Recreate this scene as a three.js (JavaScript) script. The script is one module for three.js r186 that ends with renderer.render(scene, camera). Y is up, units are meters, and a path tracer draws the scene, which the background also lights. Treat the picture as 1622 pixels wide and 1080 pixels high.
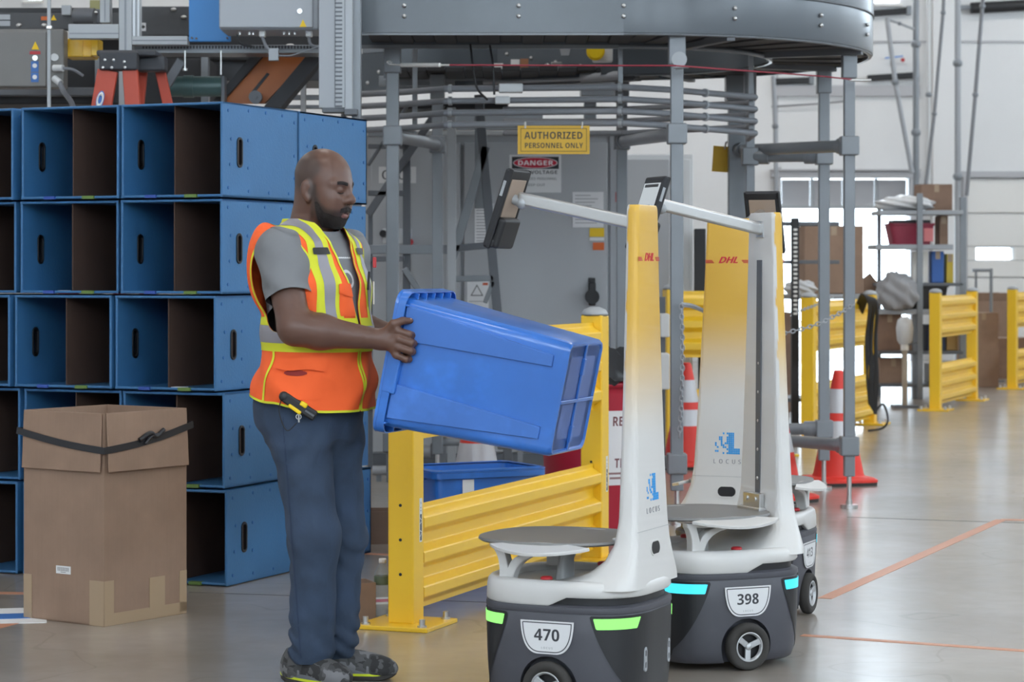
import * as THREE from 'three';
import { RectAreaLightUniformsLib } from 'three/addons/lights/RectAreaLightUniformsLib.js';
import { RoundedBoxGeometry } from 'three/addons/geometries/RoundedBoxGeometry.js';
import { TextGeometry } from 'three/addons/geometries/TextGeometry.js';
import { FontLoader } from 'three/addons/loaders/FontLoader.js';
import { mergeGeometries, mergeVertices, toCreasedNormals } from 'three/addons/utils/BufferGeometryUtils.js';
import { Brush, Evaluator, SUBTRACTION } from 'three-bvh-csg';

// ---------------------------------------------------------------- camera, sky, lights, exposure
const scene = new THREE.Scene();
const F = 3800, CX = 811, CY = 430, EYE = 1.34;            // focal length in pixels, where the level line of sight meets the picture, eye height
const camera = new THREE.PerspectiveCamera(2 * Math.atan(540 / F) * 180 / Math.PI, 1622 / 1080, 0.1, 300);
camera.position.set(0, EYE, 0); camera.lookAt(0, EYE, -10);
camera.setViewOffset(1622, 1080, 0, 110, 1622, 1080);       // lens shifted down, verticals stay upright
camera.focus = 8.1; camera.userData.fStop = 7;
const renderer = new THREE.WebGLRenderer({ antialias: true });
renderer.toneMapping = THREE.LinearToneMapping; renderer.toneMappingExposure = 1.12;
renderer.shadowMap.enabled = true;
scene.background = new THREE.Color().setRGB(0.74, 0.88, 1.0); scene.backgroundIntensity = 8.5;   // overcast daylight outside the doors and windows
RectAreaLightUniformsLib.init();
const LAMP_POWER = 22, LAMP_COLOR = new THREE.Color().setRGB(1.0, 0.965, 0.925);
const ROOM = { x0: -9, x1: 12, z0: -36, z1: 6, h: 9.0 };

// ---------------------------------------------------------------- helpers
const V = (x, y, z) => new THREE.Vector3(x, y, z), PI = Math.PI, R = (d) => d * PI / 180;
const at = (px, py, d) => V((px - CX) / F * d, EYE - (py - CY) / F * d, -d);                 // a surveyed point at a known distance
const gnd = (px, py) => { const d = F * EYE / (py - CY); return V((px - CX) / F * d, 0, -d); };
let seed = 7; const rnd = () => { seed = (seed * 1664525 + 1013904223) >>> 0; return seed / 4294967296; };
const clamp = THREE.MathUtils.clamp, lerp = THREE.MathUtils.lerp, sstep = THREE.MathUtils.smoothstep;
const counts = {}, loose = [];
function numbered(n) { const k = counts[n] = (counts[n] ?? -1) + 1; return k ? `${n}_${String(k).padStart(3, '0')}` : n; }
function tag(o, label, category, group) { o.userData.label = label; o.userData.category = category; if (group) o.userData.group = group; return o; }
function thing(name, label, category, p = V(0, 0, 0), turn = 0, group) {
  const o = new THREE.Group(); o.name = numbered(name); o.position.copy(p); o.rotation.y = turn; scene.add(o); return tag(o, label, category, group);
}
function built(name, label, category, group) { const o = thing(name, label, category, V(0, 0, 0), 0, group); loose.push(o); return o; }   // parts given in room coordinates; settle() moves the origin to its base
function settle() {
  const box = new THREE.Box3(), c = V(0, 0, 0);
  for (const o of loose) {
    box.setFromObject(o); box.getCenter(c); c.y = box.min.y;
    const done = new Set();
    o.traverse((m) => { if (m.isMesh && !done.has(m.geometry)) { done.add(m.geometry); m.geometry.translate(-c.x, -c.y, -c.z); } });
    o.position.copy(c);
  }
}
function flat(g) {                                            // non-indexed, position + normal + uv only
  if (g.index) g = g.toNonIndexed();
  for (const k of Object.keys(g.attributes)) if (!['position', 'normal', 'uv', 'color'].includes(k)) g.deleteAttribute(k);
  if (!g.attributes.uv) g.setAttribute('uv', new THREE.BufferAttribute(new Float32Array(g.attributes.position.count * 2), 2));
  if (!g.attributes.normal) g.computeVertexNormals();
  return g;
}
function uvm(g) {                                            // uv in metres, by each face's main direction
  g = flat(g); const p = g.attributes.position, n = g.attributes.normal, uv = g.attributes.uv;
  for (let i = 0; i < p.count; i++) {
    const a = Math.abs(n.getX(i)), b = Math.abs(n.getY(i)), c = Math.abs(n.getZ(i));
    if (a >= b && a >= c) uv.setXY(i, p.getZ(i), p.getY(i)); else if (b >= c) uv.setXY(i, p.getX(i), p.getZ(i)); else uv.setXY(i, p.getX(i), p.getY(i));
  }
  return g;
}
function join(list) {
  list = [].concat(list).map((g) => flat(g)); const colored = list.some((g) => g.attributes.color);
  if (!colored) return list.length === 1 ? list[0] : mergeGeometries(list);
  for (const g of list) if (!g.attributes.color) g.setAttribute('color', new THREE.BufferAttribute(new Float32Array(g.attributes.position.count * 3).fill(1), 3));
  return list.length === 1 ? list[0] : mergeGeometries(list);
}
function part(name, geos, m, parent, label) {
  const o = new THREE.Mesh(geos.isBufferGeometry && !geos.index ? geos : join(geos), m); o.name = name; o.castShadow = o.receiveShadow = true;
  if (label) o.userData.label = label; parent.add(o); return o;
}
function solo(name, geos, m, label, category, group) { const o = part(numbered(name), geos, m, scene); loose.push(o); return tag(o, label, category, group); }
function struct(name, geos, m, parent = scene) { const o = part(parent === scene ? numbered(name) : name, geos, m, parent); if (parent === scene) o.userData.kind = 'structure'; return o; }
function copyOf(root, label, p, turn, group) {
  const r = root.clone(); r.name = numbered(root.name.replace(/_\d+$/, '')); scene.add(r);
  r.userData = { ...root.userData }; if (label) r.userData.label = label; if (group) r.userData.group = group;
  if (p) r.position.copy(p); if (turn !== undefined) r.rotation.y = turn; return r;
}
// shapes
const bx = (w, h, d, x = 0, y = 0, z = 0, b = 0) => uvm((b ? new RoundedBoxGeometry(w, h, d, 2, b) : new THREE.BoxGeometry(w, h, d)).translate(x, y, z));
const spun = (g, rx = 0, ry = 0, rz = 0, x = 0, y = 0, z = 0) => flat(g).applyMatrix4(new THREE.Matrix4().makeRotationFromEuler(new THREE.Euler(rx, ry, rz)).setPosition(x, y, z));
function between(g, a, b, up = V(0, 1, 0)) {                  // a shape along its own y, moved to run from a to b
  const y = b.clone().sub(a).normalize(); let x = up.clone().cross(y); if (x.lengthSq() < 1e-6) x = V(1, 0, 0); x.normalize(); const z = x.clone().cross(y);
  return flat(g).applyMatrix4(new THREE.Matrix4().makeBasis(x, y, z).setPosition(a.clone().add(b).multiplyScalar(0.5)));
}
const rod = (a, b, r, seg = 12, r2 = r) => between(new THREE.CylinderGeometry(r2, r, a.distanceTo(b), seg), a, b);
const beam = (a, b, w, d = w, bev = 0, up) => between(bx(w, a.distanceTo(b), d, 0, 0, 0, bev), a, b, up);
const tube = (pts, r, n = pts.length * 6, seg = 8, closed = false) => flat(new THREE.TubeGeometry(new THREE.CatmullRomCurve3(pts, closed, 'centripetal'), n, r, seg, closed));
const lathe = (pts, seg = 32) => flat(new THREE.LatheGeometry(pts.map(([r, y]) => new THREE.Vector2(r, y)), seg));
const ball = (r, x, y, z, sx = 1, sy = 1, sz = 1, seg = 16) => flat(new THREE.SphereGeometry(r, seg, seg >> 1).scale(sx, sy, sz).translate(x, y, z));
const disc = (r, h, x, y, z, axis = 'y', seg = 20) => { const g = new THREE.CylinderGeometry(r, r, h, seg); if (axis === 'z') g.rotateX(PI / 2); if (axis === 'x') g.rotateZ(PI / 2); return flat(g.translate(x, y, z)); };
const shape = (pts, holes = []) => { const s = new THREE.Shape(pts.map(([x, y]) => new THREE.Vector2(x, y))); for (const h of holes) s.holes.push(new THREE.Path(h.map(([x, y]) => new THREE.Vector2(x, y)))); return s; };
const ext = (s, depth, bev = 0, z = -depth / 2) => uvm(new THREE.ExtrudeGeometry(s, { depth, curveSegments: 16, bevelEnabled: bev > 0, bevelThickness: bev, bevelSize: bev, bevelOffset: -bev, bevelSegments: 2 }).translate(0, 0, z));
const stadium = (w, h, n = 10) => { const r = Math.min(w, h) / 2, p = [], dx = w / 2 - r, dy = h / 2 - r; for (let i = 0; i < 4 * n; i++) { const a = (i / (4 * n)) * 2 * PI; p.push([Math.cos(a) * r + Math.sign(Math.cos(a)) * dx, Math.sin(a) * r + Math.sign(Math.sin(a)) * dy]); } return p; };
const pbox = (x0, y0, x1, y1, d, thick, bev = 0) => { const a = at(x0, y1, d), b = at(x1, y0, d); return bx(b.x - a.x, b.y - a.y, thick, (a.x + b.x) / 2, (a.y + b.y) / 2, -d - thick / 2, bev); };
function loft(rings, caps = true, crease = R(38)) {           // rings of equal counts, closed round
  const n = rings[0].length, pos = [], idx = [];
  for (const r of rings) for (const p of r) pos.push(p.x, p.y, p.z);
  for (let i = 0; i < rings.length - 1; i++) for (let j = 0; j < n; j++) { const a = i * n + j, b = i * n + (j + 1) % n, c = a + n, d = b + n; idx.push(a, c, b, b, c, d); }
  if (caps) for (const [i, flip] of [[0, false], [rings.length - 1, true]]) {
    const c = rings[i].reduce((s, p) => s.add(p), V(0, 0, 0)).multiplyScalar(1 / n), k = pos.length / 3; pos.push(c.x, c.y, c.z);
    for (let j = 0; j < n; j++) { const a = i * n + j, b = i * n + (j + 1) % n; flip ? idx.push(k, b, a) : idx.push(k, a, b); }
  }
  let vol = 0; const q = (k) => V(pos[k * 3], pos[k * 3 + 1], pos[k * 3 + 2]), o = q(0);
  for (let i = 0; i < idx.length; i += 3) vol += q(idx[i]).sub(o).dot(q(idx[i + 1]).sub(o).cross(q(idx[i + 2]).sub(o)));
  if (vol < 0) for (let i = 0; i < idx.length; i += 3) [idx[i + 1], idx[i + 2]] = [idx[i + 2], idx[i + 1]];
  let g = new THREE.BufferGeometry(); g.setAttribute('position', new THREE.Float32BufferAttribute(pos, 3)); g.setIndex(idx);
  g = toCreasedNormals(g, crease); return uvm(g);
}
const superRing = (A, B, n, y, cx = 0, cz = 0, N = 64) => Array.from({ length: N }, (_, i) => { const t = -(i / N) * 2 * PI, c = Math.cos(t), s = Math.sin(t); return V(cx + A * Math.sign(c) * Math.abs(c) ** (2 / n), y, cz + B * Math.sign(s) * Math.abs(s) ** (2 / n)); });

// ---------------------------------------------------------------- textures and materials
function hash(x, y, s) { let h = (x * 374761393 + y * 668265263 + s * 1442695041) | 0; h = Math.imul(h ^ (h >>> 13), 1274126177); return ((h ^ (h >>> 16)) >>> 0) / 4294967296; }
function vnoise(x, y, per, s) {
  const ix = Math.floor(x), iy = Math.floor(y), fx = x - ix, fy = y - iy, u = fx * fx * (3 - 2 * fx), v = fy * fy * (3 - 2 * fy), m = (k) => ((k % per) + per) % per;
  return lerp(lerp(hash(m(ix), m(iy), s), hash(m(ix + 1), m(iy), s), u), lerp(hash(m(ix), m(iy + 1), s), hash(m(ix + 1), m(iy + 1), s), u), v);
}
const fbm = (u, v, base, oct, s) => { let a = 0, w = 0.5, t = 0; for (let i = 0, p = base; i < oct; i++, p *= 2, w *= 0.55) { a += w * vnoise(u * p, v * p, p, s + i); t += w; } return a / t; };
function tex(size, fn, metres, srgb = false) {
  const d = new Uint8Array(size * size * 4);
  for (let y = 0; y < size; y++) for (let x = 0; x < size; x++) { const c = fn((x + 0.5) / size, (y + 0.5) / size), k = (y * size + x) * 4; for (let i = 0; i < 3; i++) d[k + i] = clamp((c.length ? c[i] : c) * 255, 0, 255); d[k + 3] = 255; }
  const t = new THREE.DataTexture(d, size, size); t.wrapS = t.wrapT = THREE.RepeatWrapping; t.magFilter = THREE.LinearFilter; t.minFilter = THREE.LinearMipmapLinearFilter; t.repeat.set(1 / metres, 1 / metres);
  if (srgb) t.colorSpace = THREE.SRGBColorSpace; t.needsUpdate = true; return t;
}
const mat = (hex, rough = 0.6, metal = 0, o = {}) => new THREE.MeshPhysicalMaterial({ color: hex, roughness: rough, metalness: metal, ...o });
const noiseTex = tex(256, (u, v) => 0.93 + 0.12 * (fbm(u, v, 4, 6, 3) - 0.4), 0.9, true);          // mild unevenness for painted and plastic surfaces
const grainBump = tex(256, (u, v) => fbm(u, v, 32, 4, 11), 0.25);
const weaveBump = tex(128, (u, v) => 0.5 + 0.25 * Math.sin(u * 2 * PI * 32) * Math.sin(v * 2 * PI * 32) + 0.25 * (fbm(u, v, 16, 3, 5) - 0.5), 0.03);
const kraftTex = tex(256, (u, v) => { const f = fbm(u, v, 6, 6, 21), l = vnoise(u * 128, v * 4, 128, 9); const k = 0.9 + 0.12 * f + 0.018 * (l - 0.5); return [k, k * 0.995, k * 0.985]; }, 0.6, true);
const denimTex = tex(256, (u, v) => { const k = 0.72 + 0.38 * fbm(u, v, 3, 6, 31) + 0.10 * Math.sin((u + v) * 2 * PI * 90); return [k, k, k * 0.98]; }, 0.28, true);
const scuffTex = tex(512, (u, v) => { let k = 0.9 + 0.12 * (fbm(u, v, 3, 5, 41) - 0.5); const s = fbm(u, v, 5, 5, 47); if (s > 0.62) k += 0.5 * (s - 0.62); return [k * 1.0, k * 0.995, k]; }, 0.7, true);
const camoTex = tex(256, (u, v) => { const a = fbm(u, v, 5, 3, 71), b = fbm(u, v, 9, 3, 73); const k = a > 0.56 ? 0.47 : b > 0.52 ? 0.33 : a < 0.4 ? 0.19 : 0.26; return [k, k, k * 1.02]; }, 0.22, true);
const floorTex = tex(1024, (u, v) => {
  const big = fbm(u, v, 3, 5, 81), mid = fbm(u, v, 9, 5, 83), fine = fbm(u, v, 64, 3, 85); let k = 0.73 + 0.16 * (big - 0.5) + 0.16 * (mid - 0.5) + 0.07 * (fine - 0.5);
  const crack = Math.abs(fbm(u, v, 4, 4, 89) - 0.5); if (crack < 0.004) k -= 0.06; const w = big - mid;
  return [k * (1 + 0.03 * w), k * 0.972, k * (0.94 - 0.05 * w)];
}, 5, true);
const floorRough = tex(512, (u, v) => 0.86 + 0.16 * (fbm(u, v, 6, 5, 91) - 0.5) + 0.08 * (fbm(u, v, 40, 3, 92) - 0.5), 3.1);
const wallTex = tex(256, (u, v) => 0.93 + 0.07 * fbm(u, v, 2, 6, 95), 6, true);
const mats = {
  floor: mat('#c8c1bb', 0.5, 0, { map: floorTex, roughnessMap: floorRough, clearcoat: 0.8, clearcoatRoughness: 0.2 }),
  wall: mat('#e6e6e6', 0.75, 0, { map: wallTex }), ceiling: mat('#c9c9c9', 0.9), wallDark: mat('#b4b4b7', 0.8),
  steel: mat('#83888e', 0.42, 0.05, { map: noiseTex, clearcoat: 0.35, clearcoatRoughness: 0.25 }), steelDark: mat('#5f6267', 0.5, 0.1), steelLight: mat('#9a9da1', 0.45, 0.1),
  band: mat('#4b5259', 0.36, 0.1, { map: noiseTex, clearcoat: 0.45, clearcoatRoughness: 0.2 }),
  cabinet: mat('#a9abae', 0.5), cabinetLight: mat('#cdcfd0', 0.5, 0), chrome: mat('#c9c9c8', 0.28, 0.9), alu: mat('#b9bbbd', 0.38, 0.55), aluMatt: mat('#a5a8ab', 0.5, 0.25),
  black: mat('#1b1b1e', 0.5), blackSoft: mat('#26272b', 0.75), rubber: mat('#3a3836', 0.85), darkMachine: mat('#2f3033', 0.65), darkPanel: mat('#4a4b4e', 0.55, 0, { map: noiseTex }),
  yellow: mat('#f0c020', 0.45, 0, { clearcoat: 0.45, clearcoatRoughness: 0.25 }), yellowLabel: mat('#e8c018', 0.6), yellowCap: mat('#eecb14', 0.45),
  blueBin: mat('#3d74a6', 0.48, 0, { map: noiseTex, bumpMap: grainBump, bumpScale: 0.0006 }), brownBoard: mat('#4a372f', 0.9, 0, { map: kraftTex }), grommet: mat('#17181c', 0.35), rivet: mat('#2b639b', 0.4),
  tote: mat('#3a7fdc', 0.3, 0, { map: scuffTex, clearcoat: 0.5, clearcoatRoughness: 0.16 }), toteScuffed: mat('#7088c4', 0.55, 0, { map: scuffTex }),
  kraft: mat('#967c6a', 0.85, 0, { map: kraftTex }), kraftDark: mat('#8c7262', 0.9, 0, { map: kraftTex }), packTape: mat('#a58e74', 0.35), blackTape: mat('#26272c', 0.35),
  white: mat('#e4e2de', 0.55), whiteShell: mat('#cfcdca', 0.42, 0, { clearcoat: 0.3, clearcoatRoughness: 0.3 }), paper: mat('#e2e2e2', 0.8), greyPlastic: mat('#b3b3b2', 0.5),
  baseGrey: mat('#55565d', 0.5, 0, { map: scuffTex }), baseDark: mat('#212225', 0.42), tray: mat('#7b7a78', 0.42), red: mat('#b3262c', 0.45), redDark: mat('#a5132c', 0.5),
  cone: mat('#e43a2e', 0.5), coneBand: mat('#c8c6c8', 0.4, 0.15), orangeTape: mat('#c58a6c', 0.45), joint: mat('#5e5a58', 0.8), whiteTape: mat('#e6e6e6', 0.5), blueSign: mat('#3d6fb4', 0.5),
  ladderRed: mat('#c24a32', 0.5, 0, { map: noiseTex }), ladderBlack: mat('#3d3e42', 0.65), bluePanel: mat('#3f86c8', 0.5), boxGrey: mat('#7d7b78', 0.5, 0, { map: noiseTex }), boxLight: mat('#a3a6aa', 0.45), drumGreen: mat('#4d6664', 0.35, 0.1),
  belt: mat('#b8682f', 0.5, 0, { map: noiseTex }), cable: mat('#7d7f84', 0.5), cableBlack: mat('#202124', 0.5), redCord: mat('#8f2638', 0.5), bagBlack: mat('#2a2b2e', 0.35), bagClear: mat('#c9cacb', 0.3), bagGrey: mat('#98989a', 0.7),
  blueText: mat('#2f94d8', 0.5), greyText: mat('#85868c', 0.5), redText: mat('#c21f32', 0.5), darkText: mat('#2b2c30', 0.5),
  green: mat('#1d6a20', 0.4, 0, { emissive: new THREE.Color().setRGB(0.34, 1.05, 0.22), emissiveIntensity: 1.0 }), cyan: mat('#146a7a', 0.4, 0, { emissive: new THREE.Color().setRGB(0.07, 0.78, 1.0), emissiveIntensity: 1.0 }),
  screen: mat('#20242a', 0.2, 0, { emissive: new THREE.Color().setRGB(0.50, 0.55, 0.58), emissiveIntensity: 0.8 }), lampGlow: mat('#ffffff', 0.5, 0, { emissive: LAMP_COLOR, emissiveIntensity: 4 }),
  glass: mat('#ffffff', 0.03, 0, { transmission: 1, thickness: 0 }), bottle: mat('#f2f6f6', 0.06, 0, { transmission: 0.92, thickness: 0 }), apron: mat('#b5b5b2', 0.8),
};
function canvasMat(w, h, draw, rough = 0.55) {
  const c = document.createElement('canvas'); c.width = w; c.height = h; draw(c.getContext('2d'), w, h);
  const t = new THREE.CanvasTexture(c); t.colorSpace = THREE.SRGBColorSpace; t.magFilter = THREE.LinearFilter; return new THREE.MeshPhysicalMaterial({ map: t, roughness: rough });
}
function uv01(g) {                                            // fit uv to the shape's own x and y extent
  g = flat(g); g.computeBoundingBox(); const b = g.boundingBox, p = g.attributes.position, uv = g.attributes.uv;
  for (let i = 0; i < p.count; i++) uv.setXY(i, (p.getX(i) - b.min.x) / (b.max.x - b.min.x), (p.getY(i) - b.min.y) / (b.max.y - b.min.y)); return g;
}
const font = await new FontLoader().loadAsync('fonts/droid/droid_sans_bold.typeface.json'), fontThin = await new FontLoader().loadAsync('fonts/droid/droid_sans_regular.typeface.json');
function letters(text, size, depth, spacing = 0, slant = 0, f = font) {                     // centred flat lettering, each glyph set apart by the spacing
  const out = []; let x = 0;
  for (const ch of text) { const g = new TextGeometry(ch, { font: f, size, depth, curveSegments: 4 }); g.computeBoundingBox(); const b = g.boundingBox; out.push(flat(g).translate(x - b.min.x, 0, 0)); x += b.max.x - b.min.x + spacing; }
  const g = mergeGeometries(out); if (slant) g.applyMatrix4(new THREE.Matrix4().set(1, slant, 0, 0, 0, 1, 0, 0, 0, 0, 1, 0, 0, 0, 0, 1));
  g.computeBoundingBox(); const b = g.boundingBox; return g.translate(-(b.min.x + b.max.x) / 2, -(b.min.y + b.max.y) / 2, 0);
}

// ---------------------------------------------------------------- lamps and the building
{
  const lampProto = []; let n = 0;
  for (const z of [2.5, -5, -12, -19, -26, -33]) for (const x of [-6, -1, 4, 9]) {
    const l = thing('high_bay_lamp', 'flat white high bay lamp panel hanging under the warehouse ceiling', 'lamp', V(x, 7.45, z), 0, 'ceiling lamps of the warehouse');
    if (!n++) { lampProto.push(bx(1.3, 0.07, 0.7, 0, 0.035, 0, 0.012), bx(1.2, 0.012, 0.6, 0, -0.006, 0)); }
    part('housing', lampProto[0], mats.aluMatt, l); part('diffuser', lampProto[1], mats.lampGlow, l);
    if (n === 1) lampProto.push(rod(V(-0.5, 0.06, 0), V(-0.5, ROOM.h - 7.455, 0), 0.006, 6), rod(V(0.5, 0.06, 0), V(0.5, ROOM.h - 7.455, 0), 0.006, 6)); part('suspension_rod', lampProto[2], mats.aluMatt, l); part('suspension_rod', lampProto[3], mats.aluMatt, l);
    const a = new THREE.RectAreaLight(LAMP_COLOR, LAMP_POWER, 1.2, 0.6); a.position.set(x, 7.43, z); a.lookAt(x, 0, z); a.name = 'lamp_light'; scene.add(a);
  }
}
const { x0, x1, z0, z1, h } = ROOM;
struct('floor', bx(x1 - x0 + 0.6, 0.2, z1 - z0 + 0.6, (x0 + x1) / 2, -0.1, (z0 + z1) / 2), mats.floor);
struct('ceiling', bx(x1 - x0 + 0.6, 0.25, z1 - z0 + 0.6, (x0 + x1) / 2, h + 0.125, (z0 + z1) / 2), mats.ceiling);
const rect = (a, b, c, d) => [[a, b], [c, b], [c, d], [a, d]];
const W = (px) => (px - CX) / F * 36, Hh = (py) => EYE - (py - CY) / F * 36;
{
  const holes = [rect(W(1236), 0.001, W(1440), Hh(282)), rect(W(1546), Hh(411), W(1605), Hh(392)), rect(W(1275), Hh(8), W(1425), 8.6), rect(W(40), Hh(3), W(66), 8.6)];
  const s = shape([[x0, 0], [x1, 0], [x1, h], [x0, h]], holes); struct('wall_back', ext(s, 0.3, 0, z0 - 0.3), mats.wall);
  const w1 = struct('window_1', bx(W(1425) - W(1275) + 0.06, 0.05, 0.1, (W(1275) + W(1425)) / 2, Hh(8), z0 + 0.03), mats.white); struct('pane', bx(W(1425) - W(1275), 8.6 - Hh(8), 0.01, (W(1275) + W(1425)) / 2, (Hh(8) + 8.6) / 2, z0 - 0.2), mats.glass, w1);
  const w2 = struct('window_2', bx(0.3, 0.05, 0.1, W(53), Hh(3), z0 + 0.03), mats.white); struct('pane', bx(0.24, 1.2, 0.01, W(53), Hh(3) + 0.6, z0 - 0.2), mats.glass, w2);
  // roll-up dock door, drawn half up
  const mid = (W(1236) + W(1440)) / 2, ww = W(1440) - W(1236), d1 = struct('door_1', [bx(0.09, 2.9, 0.14, W(1236) - 0.045, 1.45, z0 + 0.07), bx(0.09, 2.9, 0.14, W(1440) + 0.045, 1.45, z0 + 0.07), bx(ww + 0.3, 0.09, 0.16, mid, Hh(277), z0 + 0.08, 0.01), bx(ww + 0.3, 0.025, 0.2, mid, Hh(270), z0 + 0.1)], mats.wallDark);
  for (let i = 0; i < 4; i++) struct('panel', bx(ww / 4 - 0.06, Hh(284) - Hh(326), 0.04, W(1236) + ww * (i + 0.5) / 4, (Hh(284) + Hh(326)) / 2, z0 - 0.1, 0.008), mats.wallDark, d1);
  struct('door_rail', [bx(ww, 0.05, 0.06, mid, Hh(328), z0 - 0.1), ...[1, 2, 3].map((i) => bx(0.05, 0.42, 0.05, W(1236) + ww * i / 4, (Hh(284) + Hh(326)) / 2, z0 - 0.09))], mats.aluMatt, d1);
  // closed white dock door with a small window
  const d2 = struct('door_2', [bx(0.06, 2.75, 0.1, W(1527), 1.375, z0 + 0.05), bx(0.06, 2.75, 0.1, W(1720), 1.375, z0 + 0.05), bx(2.0, 0.06, 0.1, W(1623), 2.78, z0 + 0.05)], mats.wallDark);
  for (const [a, b] of [[0.02, 0.62], [0.64, 1.24], [1.26, 1.50], [1.72, 2.2], [2.22, 2.72]]) struct('door_section', bx(W(1716) - W(1531), b - a, 0.05, W(1623.5), (a + b) / 2, z0 + 0.025, 0.008), mats.white, d2);
  for (const [a, b] of [[1531, 1545], [1606, 1716]]) struct('door_section', bx(W(b) - W(a), 0.2, 0.05, W((a + b) / 2), 1.61, z0 + 0.025, 0.006), mats.white, d2);
  struct('pane', bx(W(1606) - W(1545), 0.2, 0.01, W(1575.5), 1.61, z0 - 0.1), mats.glass, d2);
  for (const [n, g] of [[1, bx(8, 0.025, 0.03, W(1500), Hh(66), z0 + 0.015)], [2, bx(4.2, 0.03, 0.04, W(1720), Hh(273), z0 + 0.02)], [3, bx(0.34, h, 0.16, W(1492), h / 2, z0 + 0.08, 0.02)], [4, bx(9, 0.02, 0.03, W(320), Hh(17), z0 + 0.015)], [5, bx(2.2, 0.16, 0.05, W(1340), Hh(144), z0 + 0.03)], [6, bx(0.02, h, 0.03, W(1231), h / 2, z0 + 0.015)]]) struct('trim_' + n, g, n === 3 ? mats.wall : mats.wallDark);
}
const longWin = (z0, z1, n, lo, hi) => { const out = [], st = (z1 - z0) / n; for (let i = 0; i < n; i++) out.push(rect(z0 + st * i + 0.4, lo, z0 + st * (i + 1) - 0.4, hi)); return out; };
struct('wall_right', spun(ext(shape([[z0, 0], [z1, 0], [z1, h], [z0, h]].map(([a, b]) => [-a, b]).reverse(), [...longWin(-z1 + 2, -z0 - 13, 5, 4.6, 6.2), ...longWin(-z0 - 12, -z0 - 2, 2, 4.75, 6.2)]), 0.3, 0, 0), 0, PI / 2, 0, x1, 0, 0), mats.wall);
struct('wall_left', bx(0.3, h, z1 - z0, x0 - 0.15, h / 2, (z0 + z1) / 2), mats.wall);
struct('wall_front', ext(shape([[x0, 0], [x1, 0], [x1, h], [x0, h]], [-7.6, -4.2, -0.8, 2.6, 6.0, 9.0].map((x) => rect(x, 3.2, x + 2.0, 7.4))), 0.3, 0, z1), mats.wall);
struct('ground', bx(60, 0.2, 30, 1, -0.1, z0 - 15.5), mats.apron);
// floor tape and joints
const strip = (a, b, w, y = 0.0012) => { const g = bx(w, a.distanceTo(b), y * 2); return between(g, a, b, V(1, 0, 0)).translate(0, 0, 0); };
const tapeLine = (a, b, w, m, name = 'floor_marking', t = 0.0016) => { const d = b.clone().sub(a), L = d.length(); const g = bx(L, t, w); struct(name, spun(g, 0, -Math.atan2(d.z, d.x), 0, (a.x + b.x) / 2, t / 2, (a.z + b.z) / 2), m); };
const g2 = (x, y) => gnd(x, y);
tapeLine(g2(1306, 948), g2(1586, 823), 0.06, mats.orangeTape); tapeLine(g2(1270, 1006), g2(1640, 1032), 0.045, mats.orangeTape); tapeLine(g2(1586, 823), g2(1640, 824), 0.07, mats.orangeTape);
tapeLine(g2(-20, 939), g2(60, 940), 0.06, mats.orangeTape); tapeLine(g2(-20, 997), g2(60, 976), 0.06, mats.orangeTape); tapeLine(g2(560, 876), g2(625, 879), 0.05, mats.orangeTape);
tapeLine(g2(1342, 819), g2(1640, 829), 0.012, mats.joint, 'floor_joint', 0.0012); tapeLine(g2(300, 938), g2(900, 958), 0.01, mats.joint, 'floor_joint', 0.0012);
{
  const c = g2(2, 976), s = thing('floor_sign', 'white floor decal with a blue print stuck on the concrete beside the tall carton', 'floor sign', V(c.x, 0, c.z), R(12));
  part('decal', bx(0.34, 0.002, 0.42, 0, 0.001, 0), mats.whiteTape, s); part('print', bx(0.26, 0.001, 0.14, -0.02, 0.0025, 0.02), mats.blueSign, s);
}

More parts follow.
